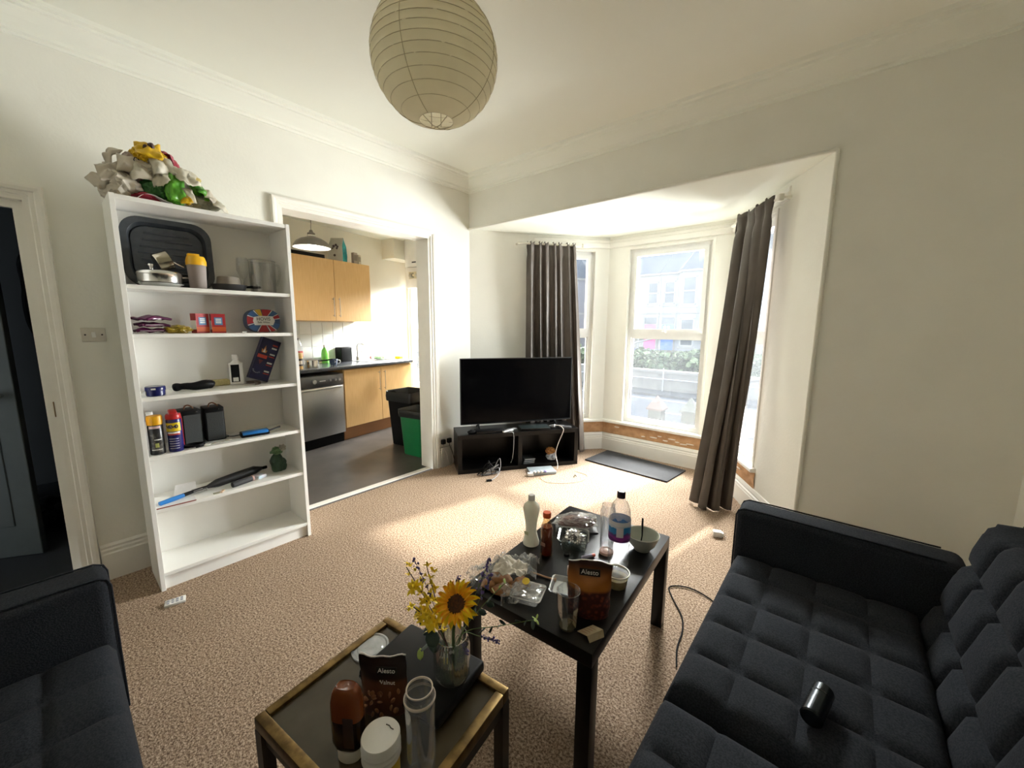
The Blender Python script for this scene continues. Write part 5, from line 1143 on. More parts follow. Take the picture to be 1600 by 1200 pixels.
# fourth shelf
t = thing('aerosol_can','black aerosol can with a yellow cap at the end of the fourth shelf','aerosol',(.318,-2.572,S4))
b = spin([(.030,0),(.032,.004),(.032,.150),(.027,.160)],32); cn = b.build('can', mat('black_can_print',(.018,.018,.020),.28,scale=45,col2=(.10,.10,.09),ramp=(.38,.5)), t, smooth=40)
b = spin([(.0325,.158),(.033,.162),(.033,.196),(.030,.204),(.002,.205)],32); b.build('cap', mat('golden_yellow_cap',(.85,.42,.005),.4), t, smooth=40)
def band(parent,r,z0,z1,a0,a1,mt,nm):
    q = MB(); n = 10; q.add([(r*cos(a0+(a1-a0)*k/n),r*sin(a0+(a1-a0)*k/n),z) for z in (z0,z1) for k in range(n+1)],[(k,k+1,n+2+k,n+1+k) for k in range(n)]); return q.build(nm,mt,parent)
band(t,.0325,.140,.153,-1.0,.55,mat('pink_white_print',(.70,.50,.52),.4),'brand_print')
band(t,.0325,.040,.062,-.35,.12,mat('lime_round_print',(.50,.52,.16),.4),'round_print'); band(t,.0325,.078,.083,-.4,.5,PRW,'print_line'); band(t,.0325,.026,.029,-.9,.5,PRW,'print_line')
t = thing('spray_can','blue and yellow lubricant spray can with a red cap','aerosol',(.322,-2.497,S4)); WB = mat('deep_blue_can',(.018,.018,.13),.25)
b = spin([(.031,0),(.033,.004),(.033,.170),(.030,.178)],32); b.build('can', WB, t, smooth=40)
band(t,.0334,.112,.158,-1.5,.75,mat('wd_yellow',(.80,.60,.01),.35),'yellow_shield'); band(t,.0334,.092,.100,-1.2,.6,CR,'red_line'); band(t,.0334,.100,.1085,-1.2,.6,PRW,'white_line')
for k in range(5): band(t,.0334,.018+.013*k,.022+.013*k,-1.0,.3,mat('pale_blue_print',(.45,.45,.62),.5),'print_line')
for k,ch in enumerate('WD-40'):
    a = -.78+.24*k; lettering('lettering',ch,.026,mat('deep_blue_print',(.012,.012,.08),.4),t,(.0338*cos(a),.0338*sin(a),.137),(pi/2,0,a+pi/2),bold=.0006)
m = MB(); m.lathe([(.0315,.176),(.0325,.180),(.0325,.196),(.028,.204)],32); m.rbox(-.020,.022,-.018,.018,.200,.226,.008,3,M=TR()); m.v = [(x,y,z-(.014*max(0,x/.02) if z > .21 else 0)) for x,y,z in m.v]; m.build('cap', mat('red_spray_cap',(.45,.012,.015),.35), t, smooth=40)
m = MB(); m.tube([(.0,.034,.02),(.0,.0345,.17),(.0,.030,.205)],.0022,6); m.build('straw', mat('red_straw',(.5,.03,.04),.3), t)
t = thing('white_bottle','small white bottle hidden behind the yellow-capped aerosol','bottle',(.205,-2.575,S4)); m = MB(); m.lathe([(.026,0),(.028,.003),(.028,.15),(.012,.17)],24); m.build('body', WHITEP, t, smooth=40); m = MB(); m.lathe([(.014,.165),(.014,.205),(.012,.207)],20); m.build('cap', WHITEP, t, smooth=40)
for y0,rz,lab in ((-2.452,.10,'black speaker cube nearer the spray cans'),(-2.348,-.06,'black speaker cube nearer the blue gadget')):
    t = thing('speaker', lab, 'speaker', (.255,y0,S4), rz, 'small black speakers on the fourth shelf')
    m = MB(); m.rbox(-.12,0,0,.094,0,.196,.005,2); m.build('cabinet', BLACK, t, smooth=40); m = MB(); m.rbox(0,.004,.006,.088,.006,.170,.002,1); m.build('front_grille', mat('charcoal_grille',(.03,.035,.036),.6,scale=200,bump=.4), t)
    m = MB(); m.tube(smoothcurve([(-.05,.028,.196),(-.05,.034,.214),(-.05,.050,.218),(-.05,.066,.206),(-.05,.072,.196)],5),.004,8); m.build('handle', mat('brown_copper_wire',(.20,.09,.05),.4,.4), t, smooth=60)
    m = MB(); m.lathe([(.004,0),(.004,.004)],10,M=TR(.0,.07,.186,ry=pi/2)); m.build('indicator', CHROME, t)
t = thing('cable_coil','black cable coil in front of the speakers','cable',(.330,-2.420,S4)); m = MB(); m.tube([(.022*cos(k*.6)*(1+.1*sin(k)),.045*sin(k*.6),.004+.0006*k) for k in range(30)],.0035,6); m.build('cable_loop', BLACK, t, smooth=60)
t = thing('scissors','silver scissors lying before the speakers','scissors',(.325,-2.305,S4+.003),.2)
m = MB(); m.tube([(.0,-.05,0),(.01,.06,.002)],.004,6); m.build('blade', CHROME, t); m = MB(); m.tube([(.012,-.045,.003),(.0,.06,.003)],.004,6); m.build('blade', CHROME, t)
m = MB(); m.tube([(.0+.012*cos(k*.5),-.062+.016*sin(k*.5),.003) for k in range(14)],.0035,6); m.build('finger_ring', WHITEP, t)
t = thing('gadget','bright blue and black handheld gadget on the fourth shelf','gadget',(.300,-2.115,S4),-.10)
m = MB(); m.rbox(-.035,.03,-.078,.072,0,.030,.006,2); m.build('casing', BLACK, t, smooth=40); m = MB(); m.rbox(-.02,.0315,-.072,.066,.014,.0315,.005,2); m.build('blue_cover', mat('bright_blue_plastic',(.02,.19,.55),.35), t, smooth=40)
m = MB(); m.tube(smoothcurve([(-.02,-.07,.012),(-.03,-.12,.010),(.0,-.15,.03),(-.03,-.13,.012),(-.04,-.17,.006)],6),.003,6); m.build('cable', BLACK, t); m = MB(); m.tube(smoothcurve([(.0,.07,.015),(.0,.10,.022),(-.02,.14,.026)],5),[.006]*11,8); m.build('strap', mat('grey_strap',(.08,.08,.09),.5), t, smooth=60)
# fifth shelf
t = thing('long_brush','long brush with a blue grip lying along the fifth shelf','brush',(.285,-2.54,S5+.012),.05)
m = MB(); m.tube([(.03,-.055,.0),(.015,0,.002),(.0,.055,.004)],[.012,.013,.011],10); m.build('grip', mat('bright_blue_plastic',(.02,.19,.55),.35), t, smooth=60)
m = MB(); m.tube([(.0,.05,.004),(-.02,.12,.006),(-.055,.26,.006)],[.011,.009,.008],10); m.build('shaft', BLACK, t, smooth=60)
m = MB(); m.rbox(-.03,.01,.10,.165,-.006,.012,.003,2,M=TR(-.012,0,0)); m.build('clear_guard', TRAN, t)
t = thing('umbrella','folded black umbrella lying along the fifth shelf','umbrella',(.225,-2.24,S5+.030),.10)
m = MB(); m.tube([(.03,-.16,-.012),(.01,-.08,-.004),(-.01,.03,0),(-.03,.14,.0),(-.036,.185,-.002)],[.004,.022,.027,.025,.012],12); m.v = [(x+.004*sin(y*90),y,z+.003*sin(y*70+x*200)) for x,y,z in m.v]; m.build('folded_canopy', mat('black_nylon',(.010,.010,.011),.5,scale=30), t, smooth=60)
m = MB(); m.tube([(-.036,.185,-.002),(-.042,.215,-.004)],.010,10); m.build('handle', BLACK, t, smooth=60)
t = thing('rolled_cloth','small roll of patterned cloth at the umbrella end','cloth',(.305,-2.20,S5+.018),.3)
m = MB(); m.lathe([(.012,-.07),(.016,-.068),(.017,.05),(.015,.052),(.009,.047),(.002,.047)],18,M=TR(rx=-pi/2)); m.build('roll', mat('black_cloth_roll',(.02,.02,.022),.7), t, smooth=50); m = MB(); m.lathe([(.016,.045),(.0175,.047),(.0175,.056),(.010,.057),(.006,.050)],18,M=TR(rx=-pi/2)); m.build('end_fold', mat('pinkish_cloth_end',(.66,.50,.42),.8,scale=60,col2=(.4,.15,.12)), t, smooth=50)
t = thing('tissue_packet','pale blue tissue packet behind the patterned cloth roll','packet',(.265,-2.105,S5),.4); m = MB(); m.rbox(-.03,.03,-.028,.028,0,.022,.005,2); m.build('packet_body', mat('pale_blue_pack',(.50,.66,.74),.35,scale=30,col2=(.70,.60,.66)), t, smooth=40)
t = thing('notepad','white paper pad with a red edge under the blue-gripped brush','paper',(.335,-2.525,S5),-.08); m = MB(); m.box(-.055,.030,-.085,.08,0,.004); m.build('paper', mat('white_paper',(.80,.79,.78),.8), t); m = MB(); m.box(.030,.033,-.085,.08,0,.005); m.build('red_spine', mat('dull_red_spine',(.30,.06,.05),.6), t)
t = thing('paper_sheet','loose folded paper propped behind the blue-gripped brush','paper',(.215,-2.46,S5),0); m = MB(); m.add([(0,-.06,0),(.03,.04,0),(-.03,.05,.05),(-.05,-.04,.045)],[(0,1,2,3)]); o = m.build('paper', mat('white_paper',(.80,.79,.78),.8), t); md = o.modifiers.new('thickness','SOLIDIFY'); md.thickness = .001
for k,(x,y,c,lab) in enumerate(((.345,-2.345,(.30,.29,.20),'tiny olive scrap on the fifth shelf'),(.340,-2.32,(.70,.50,.34),'tiny tan scrap on the fifth shelf'))):
    t = thing('paper_scrap', lab, 'scrap', (x,y,S5), k); m = MB(); m.rbox(-.008,.008,-.02,.02,0,.005,.002,1); m.build('scrap', mat('scrap_%d' % k,c,.8), t)
t = thing('green_bag','small tied dark green bag at the end of the fifth shelf','bag',(.225,-1.978,S5))
m = blob(.040,.050,.060,41,.3,3.5,4,flat=-.045,crease=.10); m.v = [(x*(1-.55*max(0,(z-.02)/.06)),y*(1-.55*max(0,(z-.02)/.06)),z*1.15+.056) for x,y,z in m.v]; m.build('bag_body', mat('dark_green_film',(.025,.075,.035),.3,scale=18,col2=(.012,.040,.020)), t, smooth=35)
m = blob(.026,.034,.024,43,.5,4,3,crease=.25); m.v = [(x,y-.008,z+.140) for x,y,z in m.v]; m.build('tied_ears', mat('mid_green_film',(.10,.20,.09),.3), t, smooth=30)
m = blob(.02,.022,.02,45,.4,10,3); m.v = [(x,y+.03,z+.152) for x,y,z in m.v]; m.build('pale_fold', papery('pale_film',(.55,.52,.44),.3), t, smooth=30)

# ================================================================ HEAP OF CARRIER BAGS ON TOP
ZB = BH
WF = papery('offwhite_carrier_film',(.66,.60,.50),.25,.45); GF = mat('vivid_green_film',(.13,.42,.03),.35,scale=8,col2=(.05,.22,.02)); YF_ = mat('yellow_print_film',(.72,.46,.01),.35,scale=6,col2=(.62,.38,.01)); RF = mat('crimson_film',(.32,.015,.04),.4); CF = papery('cream_film',(.74,.70,.58),.25,.4)
def bagblob(parent, nm, mt, x, y, z, rx, ry, rz, seed, sub=5, cr=.13, amp=.38, sc=4.2):
    m = blob(rx,ry,rz,seed,amp,sc,sub,crease=cr); m.v = [(a+x,c+y,max(d+z,.001)) for a,c,d in m.v]; return m.build(nm,mt,parent,smooth=35)
t = thing('carrier_bag','greyish white carrier bag slumped at the hall end of the bookcase top','bag',(.235,-2.545,ZB)); bagblob(t,'bag_body',WF,0,-.03,.062,.10,.085,.075,51); bagblob(t,'bag_fold',papery('pinkish_film',(.50,.40,.35),.2,.5),.0,.02,.13,.07,.055,.10,53); bagblob(t,'red_fold',RF,.05,.05,.02,.05,.06,.02,54,4)
m = MB(); 
for k in range(3): m.tube([(.078-.004*k+.004*sin(j*.9),.030+.020*k+.010*cos(j*1.1),.185-.045*k+.012*sin(j*1.1)) for j in range(8)],.0022,5)
m.build('printed_script', mat('blue_black_print',(.03,.03,.06),.5), t)
t = thing('carrier_bag','yellow and red printed carrier bag on top of the heap','bag',(.245,-2.455,ZB)); bagblob(t,'bag_body',CF,0,.0,.17,.09,.085,.07,57); 
m = blob(.072,.066,.058,58,.2,6,5,crease=.15); m.v = [(a+.022,c-.008,d+.225) for a,c,d in m.v]; m.build('yellow_panel',YF_,t,smooth=35)
m = blob(.05,.030,.055,59,.2,6,4,crease=.15); m.v = [(a-.01,c+.062,d+.225) for a,c,d in m.v]; m.build('red_panel',RF,t,smooth=35)
for y,z in ((-.022,.246),(.0,.225),(-.002,.262)):
    m = blob(.012,.014,.016,int(60+z*100),.3,6,3); m.v = [(a+.086,c+y,d+z) for a,c,d in m.v]; m.build('dark_print', mat('dark_brown_print',(.05,.02,.02),.5), t, smooth=40)
t = thing('carrier_bag','green and white carrier bag in the middle of the heap','bag',(.265,-2.37,ZB)); bagblob(t,'bag_body',CF,-.01,.0,.09,.085,.095,.095,61); bagblob(t,'green_panel',GF,.055,-.015,.07,.045,.045,.085,62); bagblob(t,'green_fold',mat('dark_green_film_fold',(.03,.14,.025),.4),.04,-.075,.075,.05,.055,.05,63); bagblob(t,'green_flap',GF,.02,.075,.105,.04,.05,.045,64); bagblob(t,'yellow_fold',YF_,.075,.035,.045,.02,.025,.03,65,4); bagblob(t,'white_knot',CF,.03,.02,.16,.05,.07,.04,66); bagblob(t,'gold_knot',mat('gold_cream_print',(.66,.52,.20),.5),.03,.075,.155,.03,.03,.022,67,4)
t = thing('carrier_bag','limp pale carrier bag at the kitchen end of the heap','bag',(.265,-2.265,ZB)); bagblob(t,'bag_body',papery('grey_green_film',(.58,.57,.46),.3,.4),0,.0,.045,.07,.085,.05,71); bagblob(t,'grey_fold',mat('grey_print_fold',(.20,.22,.18),.5),.02,-.05,.07,.04,.035,.03,72,4)
bags = [o for o in COL.objects if o.name.startswith('carrier_bag')]; bags.sort(key=lambda o: o.location.y)
def flap(bag, mt, x, y, z, w, l, rx, ry, rz, seed, nm='film_flap'):
    m = sheet(w,l,.03,seed,16,16,14,dome=.02); M_ = TR(x,y,z,rx,ry,rz); m.v = [tuple(M_ @ Vector(p)) for p in m.v]; m.v = [(a,c,max(d,.002)) for a,c,d in m.v]
    o = m.build(nm, mt, bag, smooth=40); q = o.modifiers.new('thickness','SOLIDIFY'); q.thickness = .0012
for bi,mt,x,y,z,w,l,rx,ry,rz,sd in ((0,WF,.05,-.06,.10,.12,.10,.3,.9,.2,1),(0,WF,.06,.02,.15,.10,.12,-.2,1.2,-.4,2),(0,WF,.03,-.09,.06,.10,.09,.8,.6,.5,3),(0,WF,-.02,-.03,.19,.08,.10,1.1,.3,.2,4),
    (1,CF,.07,.03,.17,.11,.10,.2,1.0,.3,5),(1,RF,.02,.075,.215,.07,.10,-.9,.5,.1,6),(1,YF_,.07,-.01,.235,.10,.10,.1,.9,.0,7),(1,CF,.06,-.05,.13,.10,.09,.5,1.0,.2,8),
    (2,CF,.07,.03,.135,.12,.10,.0,.8,.4,9),(2,GF,.085,-.01,.075,.13,.07,.1,1.25,.1,10),(2,GF,.055,.085,.095,.10,.08,-.7,.9,.2,11),(2,CF,.09,.03,.05,.08,.06,.3,1.2,.6,12),(2,CF,.06,-.06,.12,.10,.08,.9,.9,.1,13),(2,YF_,.09,.02,.025,.05,.05,.2,1.0,.2,14),
    (3,WF,.05,.03,.06,.12,.10,-.4,.7,.3,15),(3,CF,.06,.06,.03,.10,.08,-.5,.6,.1,16)): flap(bags[bi],mt,x,y,z,w,l,rx,ry,rz,sd)
t = thing('paper_sheet','folded white paper tucked under the green carrier bag','paper',(.315,-2.465,ZB),.0); m = MB(); m.grid(10,6,lambda u,v:((v-.5)*.06,(u-.5)*.13,.004+.030*sin(pi*u)*(1-u)*1.4+.002*v)); o = m.build('paper', mat('white_paper',(.80,.79,.78),.8), t, smooth=60); md = o.modifiers.new('thickness','SOLIDIFY'); md.thickness = .0015

# ================================================================ FLOOR, WALL AND BENCH DETAILS
t = thing('floor_mat','flat dark grey mat on the carpet below the middle window','mat',(0,0,0)); m = MB(); m.prism([(1.005,.715),(1.04,1.165),(1.925,1.09),(1.885,.675)],.001,.014); m.build('mat_slab', mat('dark_grey_foam',(.045,.045,.047),.85,scale=40,bump=.2,spec=.2), t)
t = thing('charger_plug','white phone charger lying on the carpet by the sofa arm','charger',(2.485,-.045,0),radians(20)); m = MB(); m.rbox(-.035,.02,-.022,.022,.001,.040,.006,3); m.build('charger_body', WHITEP, t, smooth=40)
m = MB(); m.rbox(.02,.030,-.016,.016,.004,.034,.003,2); m.build('pin_base', WHITEP, t, smooth=40)
for y,z in ((-.01,.012),(.01,.012),(0,.028)): m = MB(); m.box(.03,.046,y-.003,y+.003,z-.002,z+.002); m.build('pin', CHROME, t)
t = thing('printed_packet','small printed white packet on the carpet before the bookcase','packet',(.530,-2.606,0),radians(-12)); m = MB(); m.rbox(-.026,.026,-.042,.042,.001,.014,.003,2); m.build('packet_body', WHITEP, t, smooth=40)
for j in range(4):
    for k in range(2): m = MB(); m.rbox(-.018+.020*k,-.004+.020*k,-.032+.018*j,-.022+.018*j,.0135,.0155,.0008,1); m.build('print_mark', mat('grey_print',(.35,.36,.42),.5), t)
t = thing('floor_cable','black cable trailing over the carpet to the sofa','cable',(0,0,0)); m = MB(); m.tube(smoothcurve([(2.66,-.80,.006),(2.58,-.76,.006),(2.49,-.755,.006),(2.42,-.81,.006),(2.45,-.88,.006),(2.54,-1.0,.006),(2.575,-1.10,.006),(2.59,-1.22,.006),(2.62,-1.32,.006)],8),.0035,6); m.build('wire', mat('matt_black_flex',(.01,.01,.011),.8,spec=.1), t, smooth=60)
t = thing('metal_hook','black hook lying on the carpet under the sofa arm','hook',(2.64,-.78,0)); m = MB(); m.tube([(0,0,.006),(.03,.02,.010),(.06,.01,.008)],[.006,.008,.005],8); m.build('hook_body', BLACK, t, smooth=60)
t = thing('thin_wire','thin loop of wire lying on the carpet before the media bench','wire',(0,0,0)); m = MB(); m.tube(smoothcurve([(.93,.0,.002),(1.05,-.05,.002),(1.20,.05,.002),(1.28,.2,.002),(1.24,.34,.002),(1.10,.36,.002)],8),.0014,5); m.build('wire', mat('brown_thin_wire',(.28,.2,.12),.6), t)
t = thing('floor_clip','tiny black clip on the sunlit carpet before the mat','clip',(1.17,.22,0)); m = MB(); m.tube([(0,0,.003),(.0,.02,.02),(.01,.03,.004)],.004,6); m.build('clip_body', BLACK, t)
# cylinder on the sofa seat
t = thing('portable_speaker','glossy black cylindrical speaker lying on the sofa seat','speaker',(3.07,-1.70,.433+.0235),radians(80))
m = MB(); m.lathe([(.021,-.060),(.0245,-.056),(.0245,.056),(.021,.060)],28,M=TR(ry=pi/2)); m.build('cylinder_body', mat('satin_black_metal',(.02,.025,.028),.25,.7), t, smooth=40)
m = MB(); m.lathe([(.0205,.0595),(.0205,.063),(.002,.063)],24,M=TR(ry=pi/2)); m.build('end_disc', BLACK, t, smooth=40); m = MB(); m.lathe([(.0249,.024),(.0252,.026),(.0249,.028)],28,M=TR(ry=pi/2),closed=True); m.build('seam_ring', BLACKGLOSS, t)
# wall switch, socket
t = thing('light_switch','cream light switch plate between the hall door and the bookcase','switch',(0,-2.727,1.36)); m = MB(); m.rbox(.001,.009,-.045,.045,-.036,.036,.003,2); m.build('plate', mat('cream_switch_plate',(.66,.62,.54),.4), t, smooth=40)
m = MB(); m.rbox(.008,.014,-.008,.008,-.014,.014,.002,2); m.build('rocker', WHITEP, t)
for y in (-.031,.031): m = MB(); m.lathe([(.004,0),(.004,.002)],10,M=TR(.009,y,0,ry=pi/2)); m.build('screw', mat('dark_screw',(.06,.055,.05),.4,.8), t)
t = thing('wall_socket','white double wall socket beside the kitchen opening','socket',(0,-.375,.265)); m = MB(); m.rbox(.001,.014,-.075,.075,-.045,.045,.004,2); m.build('plate', WHITEP, t, smooth=40)
for k,(y,lab) in enumerate(((-.036,'nearer the kitchen opening'),(.040,'nearer the media bench'))):
    t = thing('mains_plug','black mains plug in the wall socket, '+lab,'plug',(.0145,-.375+y,.262)); m = MB(); m.rbox(0,.034,-.024,.024,-.024,.024,.009,3); m.build('plug_body', BLACK, t, smooth=50)
    m = MB(); m.tube(smoothcurve([(.018,0,-.022),(.020,.004,-.06),(.024,.03,-.12),(.03,.05,-.20),(.03,.07,-.245)],6),.0035,6); m.build('cord', mat('grey_white_flex',(.45,.43,.40),.5) if k == 0 else BLACK, t, smooth=60)
t = thing('offcut_board','pale board offcut standing under the wall socket','board',(.024,-.435,0)); m = MB(); m.box(0,.012,.0,.13,0,.205); m.build('board_panel', mat('grey_white_board',(.56,.54,.50),.6), t)
# hall: dark door leaf, coats, bundle
t = thing('hall_door','dark grey door leaf standing open in the hall','door',(-1.05,-3.66,0),radians(58)); m = MB(); m.rbox(0,.74,-.02,.02,.005,1.98,.003,1); m.build('leaf', mat('grey_green_door_paint',(.085,.10,.098),.6), t)
for z0,z1 in ((.2,.9),(1.05,1.8)):
    for x0,x1 in ((.10,.34),(.41,.64)): m = MB(); m.rbox(x0,x1,-.026,-.019,z0,z1,.004,1); m.build('door_panel', mat('grey_green_door_paint',(.085,.10,.098),.6), t)
m = MB(); m.lathe([(.012,0),(.012,.03),(.026,.04),(.022,.058),(.002,.062)],18,M=TR(.68,-.02,1.0,rx=pi/2)); m.build('door_knob', CHROME, t, smooth=50)
for k,(x,y) in enumerate(((-1.25,-2.86),(-1.68,-2.88))):
    t = thing('hanging_coat',('dark coat hanging on the hall wall nearer the door','dark jacket hanging deeper in the hall')[k],'coat',(x,y,0)); m = blob(.14,.09,.42,81+k,.3,6,4); m.v = [(a,c,d+1.62) for a,c,d in m.v]; m.build('coat_body', mat('black_wool',(.02,.021,.024),.9), t, smooth=50); m = MB(); m.tube([(0,.1,2.02),(0,.02,2.02),(0,0,2.05)],.006,6); m.build('coat_hook', CHROME, t)
t = thing('shoe_bundle','dark bundle of shoes on the hall floor','bundle',(-1.25,-3.02,0)); m = blob(.20,.13,.09,85,.4,9,4,flat=-.07); m.v = [(a,c,d+.075) for a,c,d in m.v]; m.build('bundle_body', mat('black_leather',(.015,.015,.016),.5), t, smooth=40)
t = thing('hall_bag','pale tied bag hanging just inside the hall doorway','bag',(-.62,-2.79,0)); m = blob(.06,.05,.11,87,.3,8,4); m.v = [(a,c,d+.50) for a,c,d in m.v]; m.build('bag_body', papery('grey_bag_film',(.40,.40,.38),.2), t, smooth=40); m = MB(); m.tube([(0,.0,.60),(0,.05,.66),(0,.068,.68)],.005,6); m.build('loop', WHITEP, t)
m = MB(); m.rbox(.001,.006,-.0125,.0125,-.04,.04,.001,1); tag(m.build('strike_plate', mat('worn_brass_plate',(.25,.18,.10),.4,.8), loc=(-.055,DR[1]-.0135,.98), rot=(0,0,-pi/2)),'worn metal strike plate on the hall door frame','latch')
# fireplace surround behind the sofa
t = thing('fireplace_surround','cream painted fireplace surround showing behind the sofa back','fireplace',(0,0,0)); FP = mat('cream_surround_paint',(.66,.59,.50),.5,scale=30,col2=(.60,.53,.44),detail=5)
m = MB(); m.rbox(3.575,XR-.002,-1.90,-.60,.885,.93,.012,3); m.build('mantel_shelf', FP, t, smooth=40)
for y0,y1 in ((-.80,-.625),(-1.87,-1.695)):
    m = MB(); m.rbox(3.605,XR-.002,y0,y1,0,.885,.004,2); lg = m.build('pilaster', FP, t, smooth=40)
    for k in range(3): q = MB(); yy = y0+.035+.045*k; q.rbox(3.600,3.607,yy,yy+.022,.10,.78,.003,2); q.build('flute', FP, lg)
m = MB(); m.rbox(3.61,XR-.002,-1.695,-.80,.70,.885,.004,2); m.build('frieze', FP, t, smooth=40); m = MB(); m.box(3.70,XR-.002,-1.695,-.80,0,.70); m.build('grate_back', BLACK, t)
for k,(y,z,l) in enumerate(((-.69,.80,.03),(-.745,.76,.05))): m = MB(); m.tube([(3.6045,y,z),(3.6045,y-.004,z-l)],.0016,5); m.build('scratch', mat('dark_scuff',(.12,.10,.08),.8), t)

# ================================================================ ON AND AROUND THE MEDIA BENCH
def bp(x,y,z=0): p = Vector(TVL)+d_*x+nb_*y; return (p.x,p.y,z)
d_ = Vector((cos(TVR),sin(TVR),0)); nb_ = Vector((-sin(TVR),cos(TVR),0))
ZL = LH+.0005
def bthing(nm,lab,cat,x,y,z,rz=0): return thing(nm,lab,cat,bp(x,y,z),TVR+rz)
t = bthing('set_top_box','flat black console lying at the kitchen end of the media bench','console',.30,.075,ZL,.05); m = MB(); m.rbox(-.12,.16,-.06,.022,0,.030,.004,2); m.build('casing', BLACK, t, smooth=40); m = MB(); m.box(-.118,.158,-.0612,-.0602,.010,.014); m.build('front_slot', BLACKGLOSS, t)
t = bthing('laptop','closed black laptop in the middle of the media bench','laptop',.80,.085,ZL,-.08); m = MB(); m.rbox(-.16,.14,-.075,.085,0,.016,.004,2); m.build('base', BLACK, t, smooth=40); m = MB(); m.rbox(-.16,.14,-.075,.085,.0165,.024,.003,2); m.build('lid', mat('dark_green_black',(.015,.022,.022),.35), t, smooth=40)
for k,(x,y,rz,c,lab) in enumerate(((.50,.045,.5,(.55,.55,.54),'silver remote control lying before the television'),(.545,.085,.35,(.10,.10,.10),'dark remote control under the television screen'),(1.08,.10,-.4,(.02,.02,.02),'black remote control at the window end of the bench'))):
    t = bthing('remote_control',lab,'remote',x,y,ZL,rz); m = MB(); m.rbox(-.065,.065,-.018,.018,0,.014,.004,2); m.build('remote_body', mat('remote_%d' % k,c,.4), t, smooth=40); m = MB(); m.rbox(-.05,.04,-.012,.012,.0135,.0155,.001,1); m.build('button_pad', mat('grey_buttons',(.25,.25,.26),.6), t)
t = bthing('game_controller','black controller on the corner of the media bench','controller',.155,.065,ZL,.3); m = blob(.055,.035,.020,91,.2,5,3,flat=-.012); m.v = [(a,c,e+.014) for a,c,e in m.v]; m.build('controller_body', BLACK, t, smooth=60)
for x in (-.022,.022): m = MB(); m.lathe([(.006,.02),(.006,.034),(.009,.037),(.002,.039)],12,M=TR(x,-.005,0)); m.build('thumb_stick', BLACK, t, smooth=50)
t = bthing('earphones','tangle of earphones with a white cable running down from the bench','earphones',.98,.06,ZL); CW = mat('pale_cable',(.62,.55,.48),.5)
m = MB(); m.tube([(.022*cos(k*.55),.018*sin(k*.55),.010+.0012*k) for k in range(24)],.006,7); m.build('ear_loop', mat('silver_black_loop',(.30,.30,.31),.3,.6), t, smooth=60)
m = blob(.018,.014,.012,92,.2,5,3); m.v = [(a-.03,c,e+.022) for a,c,e in m.v]; m.build('earbud', mat('steel_grey',(.35,.35,.36),.3,.8), t, smooth=50)
m = MB(); m.tube(smoothcurve([(.02,-.01,.03),(.06,-.03,.030),(.085,-.060,.012),(.085,-.078,-.02),(.03,-.085,-.14),(.0,-.10,-.24),(.0,-.16,-.33),(-.02,-.20,-.362)],7),.004,7); m.build('cord', CW, t, smooth=60)
t = bthing('black_tv_box','black set-top box at the window end of the media bench','box',1.10,.045,ZL,-.05); m = MB(); m.rbox(-.06,.07,-.030,.02,0,.018,.004,2); m.build('casing', mat('dark_grey_box',(.05,.05,.052),.4), t, smooth=40)
t = bthing('router','grey internet router with white plugs on the carpet before the bench','router',.80,-.125,.0,-.05); m = MB(); m.rbox(-.13,.13,-.085,.085,.001,.030,.008,2); m.build('casing', mat('blue_grey_router',(.30,.34,.36),.4), t, smooth=40)
for k in range(4): m = MB(); m.rbox(-.10+.035*k,-.082+.035*k,-.10,-.07,.030,.048,.003,1); m.build('cable_plug', [WHITEP,mat('lilac_plug',(.30,.26,.60),.4)][k == 3], t, smooth=40)
m = MB(); m.rbox(-.16,-.105,-.10,-.055,.004,.032,.005,2); m.build('power_brick', WHITEP, t, smooth=40)
t = bthing('game_case_stack','small stack of silver-edged cases inside the bench','cases',.72,.09,.0405); 
for k in range(3): m = MB(); m.rbox(-.06+.006*k,.06+.004*k,-.06,.06,.018*k,.018*k+.015,.002,1); m.build('case', mat('dark_case',(.03,.035,.035),.4), t); m = MB(); m.box(-.055+.006*k,.055+.004*k,-.0615,-.0605,.018*k+.004,.018*k+.010); m.build('case_edge', mat('pale_case_edge',(.50,.52,.54),.35), t)
t = bthing('wool_ball','orange and grey ball of wool inside the bench','wool',.98,.08,.0405); m = blob(.055,.05,.045,95,.3,10,4,flat=-.035); m.v = [(a,c,e+.042) for a,c,e in m.v]; m.build('grey_base', mat('grey_film',(.35,.38,.42),.4), t, smooth=35)
m = blob(.045,.042,.035,96,.4,14,4,crease=.4); m.v = [(a-.012,c,e+.100) for a,c,e in m.v]; m.build('orange_top', mat('orange_wool',(.45,.22,.05),.8,scale=50,col2=(.20,.08,.03)), t, smooth=30)
t = bthing('cable_tangle','tangle of black cables spilling from the bench onto the carpet','cables',.24,-.03,0); r9 = random.Random(21)
for k in range(5):
    pts = [(r9.uniform(-.08,.16),r9.uniform(-.07,-.01),r9.uniform(.008,.16 if j%3 == 1 else .03)) for j in range(7)]
    m = MB(); m.tube(smoothcurve(pts,7),.0035,6); m.build('wire', BLACK if k < 3 else mat('grey_wire',(.30,.30,.31),.4), t, smooth=60)
m = MB(); m.tube(smoothcurve([(.10,-.03,.05),(.14,-.06,.07),(.13,-.10,.03),(.08,-.15,.008),(.03,-.19,.006)],7),.004,6); m.build('wire', mat('grey_wire',(.30,.30,.31),.4), t, smooth=60); m = MB(); m.rbox(-.01,.04,-.21,-.18,.001,.014,.004,2); m.build('connector', BLACK, t, smooth=40)
